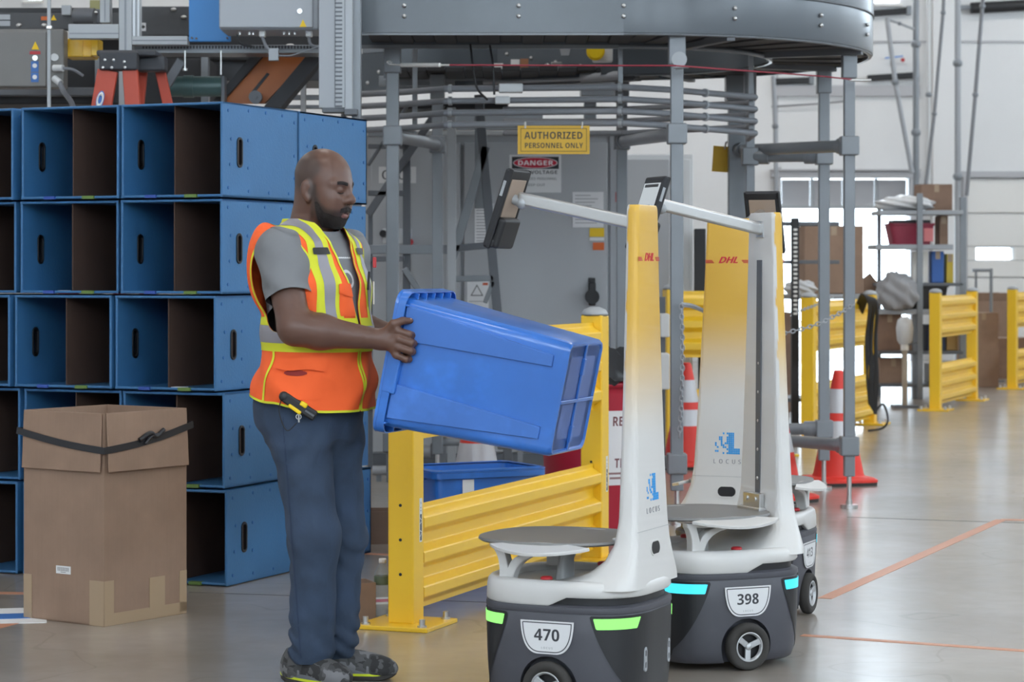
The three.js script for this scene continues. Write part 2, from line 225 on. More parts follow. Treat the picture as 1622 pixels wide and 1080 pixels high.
// ---------------------------------------------------------------- blue bins stacked on their sides
{
  const w = 0.505, hh = 0.405, dp = 0.662, t = 0.008, front = V(-1.229, 0, -10.2), ang = Math.atan2(0.40, 0.92);   // open side looks towards the camera's left
  const side = () => { const s = new THREE.Shape([[-dp / 2, 0], [dp / 2, 0], [dp / 2, hh], [-dp / 2, hh]].map(([x, y]) => new THREE.Vector2(x, y))); s.holes.push(new THREE.Path(stadium(0.036, 0.118).map(([x, y]) => new THREE.Vector2(x + dp / 2 - 0.14, y + hh * 0.48)))); return s; };
  const shellG = join([...[-1, 1].map((k) => spun(ext(side(), t), 0, -PI / 2, 0, k * (w - t) / 2, 0, -dp / 2)), bx(w, t, dp, 0, t / 2, -dp / 2), bx(w, t, dp, 0, hh - t / 2, -dp / 2), bx(w, hh, t, 0, hh / 2, -dp + t / 2),
    rod(V(-w / 2, 0.006, 0), V(w / 2, 0.006, 0), 0.006, 8), rod(V(-w / 2, hh - 0.006, 0), V(w / 2, hh - 0.006, 0), 0.006, 8), rod(V(-w / 2 + 0.006, 0, 0), V(-w / 2 + 0.006, hh, 0), 0.006, 8), rod(V(w / 2 - 0.006, 0, 0), V(w / 2 - 0.006, hh, 0), 0.006, 8)]);
  const dividerG = bx(0.006, hh - 2 * t - 0.004, dp - 0.03, 0.0, hh / 2, -dp / 2 - 0.01);
  const liner = [bx(w - 2 * t - 0.004, hh - 2 * t - 0.004, 0.004, 0, hh / 2, -dp + t + 0.004), bx(0.003, hh - 2 * t - 0.006, dp - 0.05, w / 2 - t - 0.003, hh / 2, -dp / 2 - 0.012)];
  const st = (a, b) => stadium(a, b, 12), gz = -0.14;
  const grommetG = (k) => { const s = shape(st(0.048, 0.132), [st(0.030, 0.112)]); return spun(ext(s, t + 0.007, 0.0015), 0, -PI / 2, 0, k * (w - t) / 2, hh * 0.48, gz); };
  const cup = (k) => spun(ext(shape(st(0.034, 0.114)), 0.003), 0, -PI / 2, 0, k * (w - t) / 2 - k * 0.01, hh * 0.48, gz);
  const gromL = join([grommetG(-1)]), gromR = join([grommetG(1), cup(1)]);
  const rv = []; for (const k of [-1, 1]) for (const [z, y] of [[-0.045, 0.04], [-0.22, 0.03], [-0.4, 0.028], [-0.58, 0.03], [-0.045, 0.37], [-0.22, 0.378], [-0.37, 0.378], [-0.52, 0.375], [-0.63, 0.35], [-0.06, 0.14], [-0.07, 0.25], [-0.215, 0.13], [-0.215, 0.25], [-0.63, 0.2], [-0.63, 0.1]]) rv.push(disc(0.0075, 0.004, k * (w / 2 + 0.001), y, z, 'x', 10));
  const rivetG = join(rv);
  const stickA = bx(0.055, 0.0135, 0.03, -0.1, 0.0055, 0.0, 0), stickB = bx(0.06, 0.0135, 0.03, 0.1, 0.0055, 0.0);
  const stickBlue = mat('#2f4f9e', 0.5), stickGreen = mat('#5f7a3c', 0.5), slipG = bx(0.06, 0.003, 0.045, 0, 0, 0);
  function bin(label) {
    const o = thing('storage_bin', label, 'bin', V(0, 0, 0), 0);
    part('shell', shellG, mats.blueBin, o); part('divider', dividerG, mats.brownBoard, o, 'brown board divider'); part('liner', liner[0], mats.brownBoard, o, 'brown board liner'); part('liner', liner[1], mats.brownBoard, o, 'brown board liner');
    part('handle_grommet', gromL, mats.grommet, o, 'black oval handle'); part('handle_grommet', gromR, mats.grommet, o, 'black oval handle');
    const r = part('rivets', rivetG, mats.rivet, o); r.userData.kind = 'stuff';
    part('sticker', stickA, stickBlue, o, 'dark blue sticker'); part('sticker', stickB, stickGreen, o, 'olive green sticker'); return o;
  }
  const ax = V(Math.cos(ang), 0, Math.sin(ang)), back = V(Math.sin(ang), 0, -Math.cos(ang));   // along the front to the right, into the depth
  const row = ['lowest', 'second lowest', 'middle', 'second highest', 'highest'], jit = [[0.022, 0, 0], [0.004, 0.006, 0.2], [-0.028, -0.004, -0.4], [-0.006, 0.004, 0.3], [0, 0, 0]];
  const cols = [[2, 0, 'front column next to the worker'], [1, 0, 'column behind the tall carton'], [0, 0, 'column cut by the frame at far left'], [2, 1, 'rear column right behind the worker']];
  const gapX = [0.898, 0.449, 0];
  for (const [c, deep, where] of cols) for (let k = 0; k < 5; k++) {
    const o = bin(`blue divided bin, ${row[k]} in the ${where}`), j = jit[k], dx = -(2 - c) * 0.518 - w / 2 + j[0] + (c === 1 ? [-0.012, -0.002, -0.004, -0.008, 0.0][k] : c === 0 ? [-0.03, -0.012, -0.014, -0.022, -0.03][k] : 0), dz = deep * 0.684 + j[1] * 1.5 + (c < 2 ? 0.01 * (k % 2) : 0);
    const p = front.clone().addScaledVector(ax, dx).addScaledVector(back, dz); o.position.set(p.x, 0.004 + k * 0.4135, p.z);
    o.rotation.y = -ang + R(j[2] + (c === 1 ? [0.2, -0.2, 0.1, 0.5, 0][k] : c === 0 ? [0.1, 0, -0.2, 0.3, -0.2][k] : 0));
    if (!deep && (c + k) % 2 === 0) { const s = part('paper_slip', spun(slipG.clone(), 0, 0.4 * (c - k), 0, -0.06 + 0.05 * (k % 3), t + 0.003, -0.05), mats.paper, o, 'white paper slip'); }
  }
}

// ---------------------------------------------------------------- tall cardboard carton with flaps folded down outside
{
  const c = gnd(165, 993), l = gnd(38, 978), r = gnd(287, 970), o = thing('tall_carton', 'tall brown open carton with folded flaps and a black strap before the blue bins', 'carton', V(0, 0, 0));
  const u = l.clone().sub(c), v = r.clone().sub(c), a = u.length(), b = v.length(), hh = 0.805, t = 0.006; const un = u.clone().normalize(), vn = V(-un.z, 0, un.x); if (vn.dot(v) < 0) vn.negate();
  o.position.copy(c).addScaledVector(un, a / 2).addScaledVector(vn, b / 2); o.rotation.y = Math.atan2(un.z, -un.x);   // local x runs from the left edge to the near edge
  const X = V(1, 0, 0), near = V(a / 2, 0, b / 2);
  part('body', [bx(a, hh, t, 0, hh / 2, b / 2 - t / 2), bx(a, hh, t, 0, hh / 2, -b / 2 + t / 2), bx(t, hh, b - 2 * t, a / 2 - t / 2, hh / 2, 0), bx(t, hh, b - 2 * t, -a / 2 + t / 2, hh / 2, 0), bx(a, t, b, 0, t / 2, 0)], mats.kraft, o);
  const flap = (len, tilt) => { const g = bx(len, 0.222, 0.005, 0, -0.111, 0.0025, 0.002); return spun(g, -tilt, 0, 0, 0, 0, 0); };
  const fl = [[a - 0.012, 0, 0, b / 2 + 0.002, R(3.0)], [a - 0.012, PI, 0, -b / 2 - 0.002, R(2)], [b - 0.012, PI / 2, a / 2 + 0.002, 0, R(3.4)], [b - 0.012, -PI / 2, -a / 2 - 0.002, 0, R(3.0)]];
  for (const [len, ry, x, z, tilt] of fl) part('flap', spun(flap(len, tilt), 0, ry, 0, x, hh - 0.001, z), mats.kraft, o);
  const e = 0.0175, loop = []; const q = [[-a / 2 - e, -b / 2 - e], [a / 2 + e, -b / 2 - e], [a / 2 + e, b / 2 + e], [-a / 2 - e, b / 2 + e]];
  const sag = [0.0, 0.01, -0.065, -0.005]; for (let i = 0; i < 4; i++) for (let k = 0; k < 8; k++) { const s = k / 8, n = (i + 1) % 4, bow = i % 2 ? 0.012 : 0.008; loop.push(V(lerp(q[i][0], q[n][0], s), hh - 0.075 + lerp(sag[i], sag[n], s) - bow * Math.sin(PI * s), lerp(q[i][1], q[n][1], s))); }
  const band = []; for (let i = 0; i < loop.length; i++) { const p = loop[i], n = loop[(i + 1) % loop.length]; band.push(beam(p, n.clone().addScaledVector(n.clone().sub(p).normalize(), 0.003), 0.026, 0.004, 0, V(-(n.z - p.z), 0, n.x - p.x))); }
  part('strap', band, mats.blackTape, o, 'black strap');
  part('strap_knot', [tube([V(a / 2 + e + 0.004, hh - 0.11, 0.06), V(a / 2 + e + 0.008, hh - 0.085, 0.0), V(a / 2 + e + 0.006, hh - 0.1, -0.03), V(a / 2 + e + 0.01, hh - 0.075, -0.07)], 0.009, 20, 6), tube([V(a / 2 + e + 0.006, hh - 0.125, 0.03), V(a / 2 + e + 0.01, hh - 0.1, 0.0), V(a / 2 + e + 0.006, hh - 0.09, -0.05)], 0.006, 16, 6)], mats.blackTape, o);
  part('packing_tape', [bx(0.075, 0.17, 0.0012, a / 2 - 0.038, 0.086, b / 2 + 0.0012), bx(0.0012, 0.17, 0.05, a / 2 + 0.0012, 0.086, b / 2 - 0.025)], mats.packTape, o);
  part('packing_tape', [bx(0.0012, 0.045, b, a / 2 + 0.001, 0.0235, 0), bx(0.0015, 0.12, 0.085, a / 2 + 0.0012, 0.1, -0.06), bx(0.0012, 0.16, 0.04, a / 2 + 0.001, 0.09, -b / 2 + 0.02)], mats.packTape, o); part('packing_tape', bx(0.045, 0.17, 0.0012, -a / 2 + 0.022, 0.086, b / 2 + 0.001), mats.packTape, o);
  const bc = canvasMat(128, 48, (g, w, hq) => { g.fillStyle = '#dcdcdc'; g.fillRect(0, 0, w, hq); g.fillStyle = '#555'; for (let x = 14; x < 114; x += 2 + (x * 7) % 5) g.fillRect(x, 8, 1 + (x % 3), 24); g.fillRect(40, 37, 46, 3); });
  part('barcode_label', uv01(bx(0.078, 0.03, 0.001, 0.0, 0.2, b / 2 + 0.001)), bc, o, 'white barcode label');
}

// ---------------------------------------------------------------- picking robots (local x = the way it drives, z = its right side)
function clip(g, f, keep = 0) {                               // cut a triangle mesh along f(p) = keep and keep f < keep; vertex data is interpolated
  g = flat(g); const names = Object.keys(g.attributes), size = names.map((n) => g.attributes[n].itemSize), src = names.map((n) => g.attributes[n].array), out = names.map(() => []);
  const P = g.attributes.position.array, N = P.length / 3, val = new Float32Array(N), v = V(0, 0, 0);
  for (let i = 0; i < N; i++) val[i] = f(v.set(P[i * 3], P[i * 3 + 1], P[i * 3 + 2])) - keep;
  const emit = (a, b, t) => names.forEach((_, k) => { for (let c = 0; c < size[k]; c++) { const x = src[k][a * size[k] + c]; out[k].push(b < 0 ? x : x + (src[k][b * size[k] + c] - x) * t); } });
  for (let i = 0; i < N; i += 3) {
    const poly = [];
    for (let e = 0; e < 3; e++) { const a = i + e, b = i + (e + 1) % 3; if (val[a] < 0) poly.push([a, -1, 0]); if ((val[a] < 0) !== (val[b] < 0)) poly.push([a, b, val[a] / (val[a] - val[b])]); }
    for (let k = 2; k < poly.length; k++) for (const q of [poly[0], poly[k - 1], poly[k]]) emit(...q);
  }
  const r = new THREE.BufferGeometry(); names.forEach((n, k) => r.setAttribute(n, new THREE.Float32BufferAttribute(out[k], size[k]))); return r;
}
function puff(g, d) { g = g.clone(); const p = g.attributes.position, n = g.attributes.normal; for (let i = 0; i < p.count; i++) p.setXYZ(i, p.getX(i) + n.getX(i) * d, p.getY(i) + n.getY(i) * d, p.getZ(i) + n.getZ(i) * d); return g; }
const shieldMat = (num) => canvasMat(280, 168, (g, w, hq) => {
  g.fillStyle = '#d9d9da'; g.fillRect(0, 0, w, hq); g.strokeStyle = '#3a3b40'; g.lineWidth = 5; g.beginPath(); g.moveTo(12, 10); g.lineTo(268, 10); g.quadraticCurveTo(262, 158, 178, 158); g.lineTo(102, 158); g.quadraticCurveTo(18, 158, 12, 10); g.stroke();
  g.fillStyle = '#34353b'; g.font = 'bold 82px sans-serif'; g.textAlign = 'center'; g.textBaseline = 'middle'; g.fillText(num, w / 2, 72); g.fillStyle = '#8f9094'; g.font = '15px sans-serif'; g.fillText('L O C U S', w / 2, 136);
}, 0.4);
const robotShapes = (() => {
  const S = {}, A = 0.264, B = 0.256, n = 3.2, prof = [[0.03, 0.93], [0.06, 0.965], [0.14, 0.985], [0.22, 0.995], [0.304, 1.0]];
  let body = loft([superRing(A * 0.9, B * 0.9, n, 0.024), ...prof.map(([y, k]) => superRing(A * k, B * k, n, y)), superRing(A * 0.985, B * 0.985, n, 0.31)]);
  const ev = new Evaluator(); ev.attributes = ['position', 'normal', 'uv']; ev.useGroups = false;
  let br = new Brush(body); br.updateMatrixWorld();
  for (const k of [-1, 1]) { const c = new Brush(disc(0.094, 0.12, 0, 0.08, k * (B + 0.008), 'z', 40)); c.updateMatrixWorld(); br = ev.evaluate(br, c, SUBTRACTION); br.updateMatrixWorld(); }
  S.body = br.geometry;
  S.lid = loft([superRing(A * 1.0, B * 1.0, n, 0.306), superRing(A * 1.012, B * 1.012, n, 0.312), superRing(A * 1.008, B * 1.008, n, 0.325), superRing(A * 0.96, B * 0.96, n, 0.331)]);
  const skin = (off, y0, y1, N = 192, M = 30) => { const rings = []; for (let i = 0; i <= M; i++) { const y = lerp(y0, y1, i / M); let k = 1; for (let q = 1; q < prof.length; q++) if (y <= prof[q][0]) { k = lerp(prof[q - 1][1], prof[q][1], (y - prof[q - 1][0]) / (prof[q][0] - prof[q - 1][0])); break; } rings.push(superRing(A * k + off, B * k + off, n, y, 0, 0, N)); } return loft(rings, false); };
  const cover = (s) => (p) => Math.max(0.135 + 0.10 * Math.pow(clamp((0.302 - p.y) / 0.23, 0, 1), 1.3) - s * p.x, p.y - 0.303, 0.05 - p.y);
  const base = skin(0.0022, 0.05, 0.304); S.cover = [1, -1].map((s) => clip(base, cover(s)));
  const glow = skin(0.004, 0.26, 0.299, 256, 14);
  S.lights = []; for (const s of [1, -1]) for (const k of [1, -1]) S.lights.push(clip(glow, (p) => Math.max(0.146 + 0.25 * (0.295 - p.y) - s * p.x, 0.135 + 0.5 * (0.295 - p.y) * (s > 0 ? 1 : 0.6) - k * p.z, p.y - 0.295, 0.262 - p.y)));
  // white upper shell: skirt with a recessed deck
  const front = (x) => 0.028 * sstep(x, 0.02, 0.06);
  const skirt = (k, y, fr) => superRing(A * k, B * k, n, 0).map((p) => V(p.x, y + fr * front(p.x), p.z));
  S.shell = loft([skirt(0.9, 0.327, 1), skirt(0.985, 0.327, 1), skirt(1.005, 0.334, 1), skirt(1.0, 0.375, 0.35), skirt(0.985, 0.394, 0), skirt(0.955, 0.402, 0), skirt(0.88, 0.403, 0), skirt(0.845, 0.394, 0), skirt(0.83, 0.38, 0), skirt(0.5, 0.377, 0)], true, R(50));
  S.core = loft([superRing(A * 0.93, B * 0.93, n, 0.32), superRing(A * 0.93, B * 0.93, n, 0.372)]);
  // mast: rounded rectangles from the front of the skirt up to the top
  const sec = (y, xi, xo, w, r) => { const out = [], q = 8, cx = (xi + xo) / 2, hx = (xo - xi) / 2, hz = w, rr = Math.min(r, hx * 0.95); for (const [sx, sz, a0] of [[1, 1, 0], [-1, 1, 1], [-1, -1, 2], [1, -1, 3]]) for (let i = 0; i <= q; i++) { const a = (a0 + i / q) * PI / 2; out.push(V(cx + sx * (hx - rr) + Math.cos(a) * rr, y, sz * (hz - rr) + Math.sin(a) * rr)); } return out.reverse(); };
  const key = [[0.378, -0.06, 0.260, 0.235, 0.07], [0.40, 0.045, 0.259, 0.225, 0.06], [0.425, 0.105, 0.257, 0.203, 0.045], [0.46, 0.147, 0.254, 0.178, 0.032], [0.51, 0.171, 0.25, 0.155, 0.025], [0.58, 0.181, 0.246, 0.142, 0.022], [0.75, 0.184, 0.241, 0.130, 0.02], [1.0, 0.187, 0.236, 0.117, 0.018], [1.25, 0.188, 0.233, 0.103, 0.017], [1.50, 0.189, 0.231, 0.0915, 0.016]];
  S.mastAt = (y) => { for (let i = 1; i < key.length; i++) if (y <= key[i][0]) { const t = (y - key[i - 1][0]) / (key[i][0] - key[i - 1][0]); return key[i].map((v, k) => lerp(key[i - 1][k], v, t)); } return key[key.length - 1]; };
  const rings = []; for (let i = 0; i <= 70; i++) { const y = 0.378 + 1.142 * i / 70; const [, a, b, w, r] = S.mastAt(y); rings.push(sec(y, a, b, w, r)); }
  for (const [y, k] of [[1.532, 0.985], [1.54, 0.955], [1.545, 0.9]]) { const [, a, b, w, r] = S.mastAt(1.5); rings.push(sec(y, lerp(0.209, a, k), lerp(0.209, b, k), w * k, r)); }
  let mast = loft(rings, true, R(42));
  const ye = new THREE.Color('#d3a63c'), wh = new THREE.Color('#cfcdca'), c = new THREE.Color(), p = mast.attributes.position, nn = mast.attributes.normal, col = new Float32Array(p.count * 3);
  for (let i = 0; i < p.count; i++) { const inner = nn.getX(i) < -0.55; c.copy(wh); if (!inner) c.lerp(ye, sstep(p.getY(i), 0.80, 1.22)); c.toArray(col, i * 3); }
  mast.setAttribute('color', new THREE.BufferAttribute(col, 3)); S.mast = mast;
  const face = (g, y, z = 0) => { const [, , xo] = S.mastAt(y), lean = (S.mastAt(y + 0.05)[2] - S.mastAt(y - 0.05)[2]) / 0.1; return flat(g).applyMatrix4(new THREE.Matrix4().makeRotationY(PI / 2)).applyMatrix4(new THREE.Matrix4().makeRotationZ(-Math.atan(lean) * 1)).translate(xo + 0.0004, y, z); };
  const dh = letters('DHL', 0.027, 0.001, 0.003, 0.36); dh.scale(1.22, 0.92, 1); const bars = [];
  for (let i = 0; i < 3; i++) for (const k of [-1, 1]) bars.push(bx(0.028 + 0.003 * (k > 0 ? i : 2 - i), 0.0026, 0.001, k * (0.075 - 0.002 * i * k), -0.0105 + i * 0.0044, 0.0005));
  S.dhl = face(join([dh, ...bars]), 1.385);
  const sq = []; for (let r = 0; r < 11; r++) for (let q = 0; q < 13; q++) { const solid = (q >= 7 && q <= 9) || (q > 6 && r < 3 && q < 13), dot = q < 7 && rnd() < 0.14 + q * 0.06; if (solid || dot) sq.push(bx(0.0066, 0.0072, 0.001, (q - 6) * 0.0078, (r - 5) * 0.0076, 0)); }
  S.logo = face(join(sq), 0.676); S.word = face(letters('LOCUS', 0.0165, 0.001, 0.0135, 0, fontThin), 0.606); S.seam = face(bx(0.28, 0.0022, 0.0015), 0.548, 0).scale(1, 1, 1);
  S.slot = face(ext(shape(stadium(0.072, 0.038)), 0.004), 0.49); S.slotRim = face(ext(shape(stadium(0.082, 0.048), [stadium(0.072, 0.038)]), 0.006), 0.49);
  const inn = (y) => S.mastAt(y)[1] - 0.0015;
  S.rail = join([beam(V(inn(0.6), 0.57, 0), V(inn(1.38), 1.38, 0), 0.032, 0.005)].map((g) => g)); S.railBolts = join([0.62, 0.72, 0.82, 0.92, 1.02].map((y) => ball(0.0065, inn(y) - 0.002, y, 0, 0.6, 1, 1, 10)));
  S.bracket = join([bx(0.02, 0.07, 0.12, inn(0.55) - 0.012, 0.535, 0, 0.004), bx(0.03, 0.02, 0.16, inn(0.55) - 0.02, 0.512, 0, 0.004), disc(0.008, 0.006, inn(0.55) - 0.024, 0.55, 0.03, 'x'), disc(0.008, 0.006, inn(0.55) - 0.024, 0.55, -0.03, 'x')]);
  // tray with white wings, struts
  S.tray = loft([superRing(0.237, 0.232, 2.5, 0.502, -0.066), superRing(0.245, 0.24, 2.5, 0.508, -0.066), superRing(0.243, 0.238, 2.5, 0.515, -0.066), superRing(0.225, 0.22, 2.5, 0.513, -0.066), superRing(0.19, 0.18, 2.5, 0.511, -0.066)]);
  const cres = []; for (let i = 0; i <= 20; i++) { const t = i / 20; cres.push([lerp(-0.2, 0.13, t), 0.075 * Math.sin(PI * t) ** 0.8]); } for (let i = 1; i < 20; i++) { const t = 1 - i / 20; cres.push([lerp(-0.2, 0.13, t), -0.03 * Math.sin(PI * t)]); }
  S.wing = [1, -1].map((k) => { const g = ext(shape(cres), 0.007, 0.002); return spun(g, k > 0 ? PI / 2 + 0.22 : -PI / 2 - 0.22, 0, 0, 0.0, 0.502, k * 0.238); });
  const strut = () => { const s = new THREE.Shape(); s.moveTo(-0.02, 0); s.lineTo(0.028, 0); s.bezierCurveTo(0.035, 0.05, 0.07, 0.075, 0.13, 0.082); s.lineTo(0.13, 0.098); s.lineTo(-0.035, 0.103); s.lineTo(-0.035, 0.09); s.bezierCurveTo(-0.02, 0.07, -0.015, 0.04, -0.02, 0); const hq = new THREE.Path(); hq.moveTo(0.012, 0.04); hq.bezierCurveTo(0.02, 0.065, 0.045, 0.08, 0.07, 0.086); hq.lineTo(0.0, 0.088); hq.closePath(); s.holes.push(hq); return s; };
  S.strut = [1, -1].map((k) => ext(strut(), 0.035, 0.004).translate(-0.165, 0.392, k * 0.185)); S.stem = [loft([superRing(0.022, 0.045, 3, 0.376, -0.05), superRing(0.018, 0.038, 3, 0.44, -0.045), superRing(0.028, 0.05, 3, 0.494, -0.03)])];
  S.knob = [[-0.02, 0.215], [0.0, -0.2]].map(([x, z]) => lathe([[0, 0], [0.017, 0], [0.019, 0.004], [0.018, 0.009], [0.013, 0.012], [0, 0.0125]], 20).translate(x, 0.4, z));
  // wheels
  S.tyre = lathe([[0.05, -0.018], [0.07, -0.02], [0.078, -0.014], [0.08, 0], [0.078, 0.014], [0.07, 0.02], [0.05, 0.018], [0.05, -0.018]], 40).rotateX(PI / 2);
  const sp = []; for (let i = 0; i < 3; i++) { const a = i * 2 * PI / 3 + 0.4; sp.push(beam(V(Math.cos(a) * 0.008, Math.sin(a) * 0.008, 0.006), V(Math.cos(a) * 0.046, Math.sin(a) * 0.046, 0.012), 0.02, 0.008, 0.002, V(0, 0, 1))); }
  S.hub = join([lathe([[0.041, -0.01], [0.05, -0.01], [0.052, 0.012], [0.05, 0.018], [0.045, 0.018], [0.041, 0.008]], 36).rotateX(PI / 2), lathe([[0, 0.016], [0.01, 0.015], [0.013, 0.008], [0.013, -0.005], [0, -0.005]].reverse(), 20).rotateX(PI / 2), ...sp]); S.hubBack = disc(0.05, 0.004, 0, 0, -0.008, 'z', 30);
  const sh = new THREE.Shape(); sh.moveTo(-0.0875, 0.05); sh.lineTo(0.0875, 0.05); sh.quadraticCurveTo(0.084, -0.05, 0.028, -0.05); sh.lineTo(-0.028, -0.05); sh.quadraticCurveTo(-0.084, -0.05, -0.0875, 0.05);
  S.shield = uv01(new THREE.ExtrudeGeometry(sh, { depth: 0.003, bevelEnabled: false, curveSegments: 20 }));
  // handheld on its arm
  S.arm = between(bx(0.042, V(0.195, 1.487, 0).distanceTo(V(-0.21, 1.572, 0)), 0.026, 0, 0, 0, 0.009), V(0.195, 1.487, 0), V(-0.21, 1.572, 0), V(0, 0, 1));
  S.armPlate = bx(0.004, 0.06, 0.055, S.mastAt(1.487)[1] - 0.001, 1.487, 0, 0.002);
  const tilt = (g) => spun(g, 0, 0, R(-19), -0.25, 1.54, 0);
  S.tab = tilt(bx(0.024, 0.262, 0.15, 0, 0, 0, 0.01)); S.tabGrip = tilt(join([bx(0.03, 0.1, 0.13, 0.022, -0.076, 0, 0.012), bx(0.022, 0.03, 0.138, 0.012, -0.112, 0, 0.009), bx(0.014, 0.262, 0.012, 0.008, 0, 0.068, 0.004), bx(0.014, 0.262, 0.012, 0.008, 0, -0.068, 0.004), bx(0.014, 0.03, 0.146, 0.008, 0.113, 0, 0.005)]));
  S.tabPlate = tilt(bx(0.006, 0.125, 0.11, 0.0125, 0.036, 0, 0.002)); S.tabScreen = tilt(bx(0.002, 0.2, 0.124, -0.0122, 0.004, 0)); S.tabText = tilt(join([bx(0.001, 0.008, 0.06, -0.0138, 0.02, 0), bx(0.001, 0.006, 0.045, -0.0138, 0.003, 0.004), bx(0.001, 0.01, 0.1, -0.0138, 0.094, 0)]));
  S.tabSide = tilt(bx(0.01, 0.05, 0.003, 0, 0.065, 0.0748, 0.001));
  S.joint = tilt(join([rod(V(0.012, 0.036, 0), V(0.05, 0.032, 0), 0.016), ball(0.02, 0.046, 0.033, 0)]));
  const bump = []; for (const k of [-1, 1]) bump.push(spun(ext(shape(stadium(0.022, 0.075), [stadium(0.01, 0.02).map(([x, y]) => [x, y + 0.018]), stadium(0.01, 0.02).map(([x, y]) => [x, y - 0.018])]), 0.006, 0.001), 0, PI / 2, 0, A * 0.965 + 0.002, 0.16, k * 0.1)); S.sensor = bump;
  return S;
})();
const mastPaint = mat('#ffffff', 0.45, 0, { vertexColors: true, clearcoat: 0.25, clearcoatRoughness: 0.3 });
function robot(num, label, glow, p, turn) {
  const S = robotShapes, o = thing('picking_robot', label, 'robot', p, turn), sm = shieldMat(num);
  const base = part('base', S.body, mats.baseGrey, o, 'dark grey wheeled base'); part('lid_rim', S.lid, mats.baseGrey, base); S.cover.forEach((g) => part('corner_cover', g, mats.baseDark, base)); S.sensor.forEach((g) => part('sensor_port', g, mats.steelLight, base)); 
  S.lights.forEach((g) => part('status_light', g, glow, o));
  part('lidar_core', S.core, mats.baseDark, o); part('upper_shell', S.shell, mats.whiteShell, o, 'white upper shell');
  const m = part('mast', S.mast, mastPaint, o, 'white mast fading to yellow at the top'); part('lettering', S.dhl, mats.redText, m, 'red letters DHL'); part('logo', S.logo, mats.blueText, m, 'blue logo of squares'); part('lettering', S.word, mats.greyText, m, 'grey letters LOCUS'); part('seam', S.seam, mats.greyPlastic, m);
  part('handle_slot', S.slot, mats.black, m); part('slot_rim', S.slotRim, mats.whiteShell, m); part('rail', S.rail, mats.steelDark, m); part('rail_bolts', S.railBolts, mats.chrome, m);
  part('tray_bracket', S.bracket, mats.chrome, o, 'silver tray bracket');
  const t = part('tray', S.tray, mats.tray, o, 'grey rounded tray'); S.wing.forEach((g) => part('wing', g, mats.whiteShell, t)); S.strut.forEach((g) => part('strut', g, mats.whiteShell, t)); S.stem.forEach((g) => part('stem', g, mats.greyPlastic, t));
  S.knob.forEach((g) => part('knob', g, mats.red, o, 'small red knob'));
  for (const k of [1, -1]) { const w = part('wheel', S.tyre, mats.rubber, o), hb = part('hub', S.hub, mats.alu, w); part('hub_back', S.hubBack, mats.black, w); w.position.set(0, 0.08, k * 0.253); if (k < 0) w.rotation.y = PI; const s = part('number_plate', S.shield, sm, o, 'number plate ' + num); s.position.set(0, 0.232, k * 0.2565); if (k < 0) s.rotation.y = PI; }
  part('arm', [S.arm, S.armPlate], mats.chrome, o, 'silver arm'); const d = part('handheld_screen', S.tab, mats.blackSoft, o, 'black handheld computer'); part('grip', S.tabGrip, mats.black, d); part('mount_plate', S.tabPlate, mat('#a28f80', 0.5, 0.3), d); part('display', S.tabScreen, mats.screen, d); part('display_text', S.tabText, mats.darkText, d); part('side_window', S.tabSide, mats.steelLight, d); part('joint', S.joint, mats.aluMatt, d);
  return o;
}
robot('470', 'white picking robot with plate 470, green lights and a yellow-topped mast', mats.green, V(0.211, 0, -7.5), R(-24));
robot('398', 'white picking robot with plate 398 and cyan lights behind the 470 robot', mats.cyan, V(0.692, 0, -8.3), R(23));
robot('413', 'white picking robot with plate 413, mostly hidden behind the 398 robot', mats.cyan, V(0.928, 0, -9.5), R(-113));

// ---------------------------------------------------------------- blue totes
function toteShape(L, w, hh, t = 0.006, tf = 0.9) {            // local x from the rim to the bottom, y and z across it
  const rr = (a, b, r, x, n = 6) => { const o = []; for (const [sy, sz, a0] of [[1, 1, 0], [-1, 1, 1], [-1, -1, 2], [1, -1, 3]]) for (let i = 0; i <= n; i++) { const q = (a0 + i / n) * PI / 2; o.push(V(x, sy * (a - r) + Math.cos(q) * r, sz * (b - r) + Math.sin(q) * r)); } return o; };
  const a = hh / 2, b = w / 2, f = (k, e) => [a * lerp(1, tf, k) - e, b * lerp(1, tf, k) - e];
  const S = {}; S.body = loft([rr(...f(0, t), 0.03, 0.0), rr(...f(0, 0), 0.035, 0.0), rr(...f(0.5, 0), 0.034, L / 2), rr(...f(0.96, 0), 0.032, L - 0.012), rr(...f(1, 0.006), 0.03, L), rr(...f(1, 0.012), 0.028, L), rr(...f(1, 0.016), 0.026, L - 0.006), rr(...f(1, 0.05), 0.02, L - 0.006)], false, R(40));
  const inner = loft([rr(...f(0, t), 0.03, 0.0), rr(...f(0.5, t), 0.03, L / 2), rr(...f(0.97, t), 0.028, L - 0.014)].reverse(), false, R(40)); S.floor = loft([rr(...f(1, 0.018), 0.024, L - 0.014), rr(...f(1, 0.018), 0.024, L - 0.006)]);
  S.body = join([S.body, inner]);
  S.rim = join([loft([rr(...f(0, -0.002), 0.036, 0.006), rr(...f(0, -0.02), 0.045, 0.003), rr(...f(0, -0.022), 0.046, -0.006), rr(...f(0, -0.004), 0.036, -0.012), rr(...f(0, 0.004), 0.034, -0.008)], false), loft([rr(...f(0.02, -0.018), 0.045, 0.004), rr(...f(0.02, -0.0215), 0.046, 0.004), rr(...f(0.05, -0.0215), 0.046, 0.03), rr(...f(0.05, -0.018), 0.045, 0.03), rr(...f(0.02, -0.018), 0.045, 0.004)], false)]);
  return S;
}
const tote = toteShape(0.585, 0.40, 0.425, 0.006, 0.865);
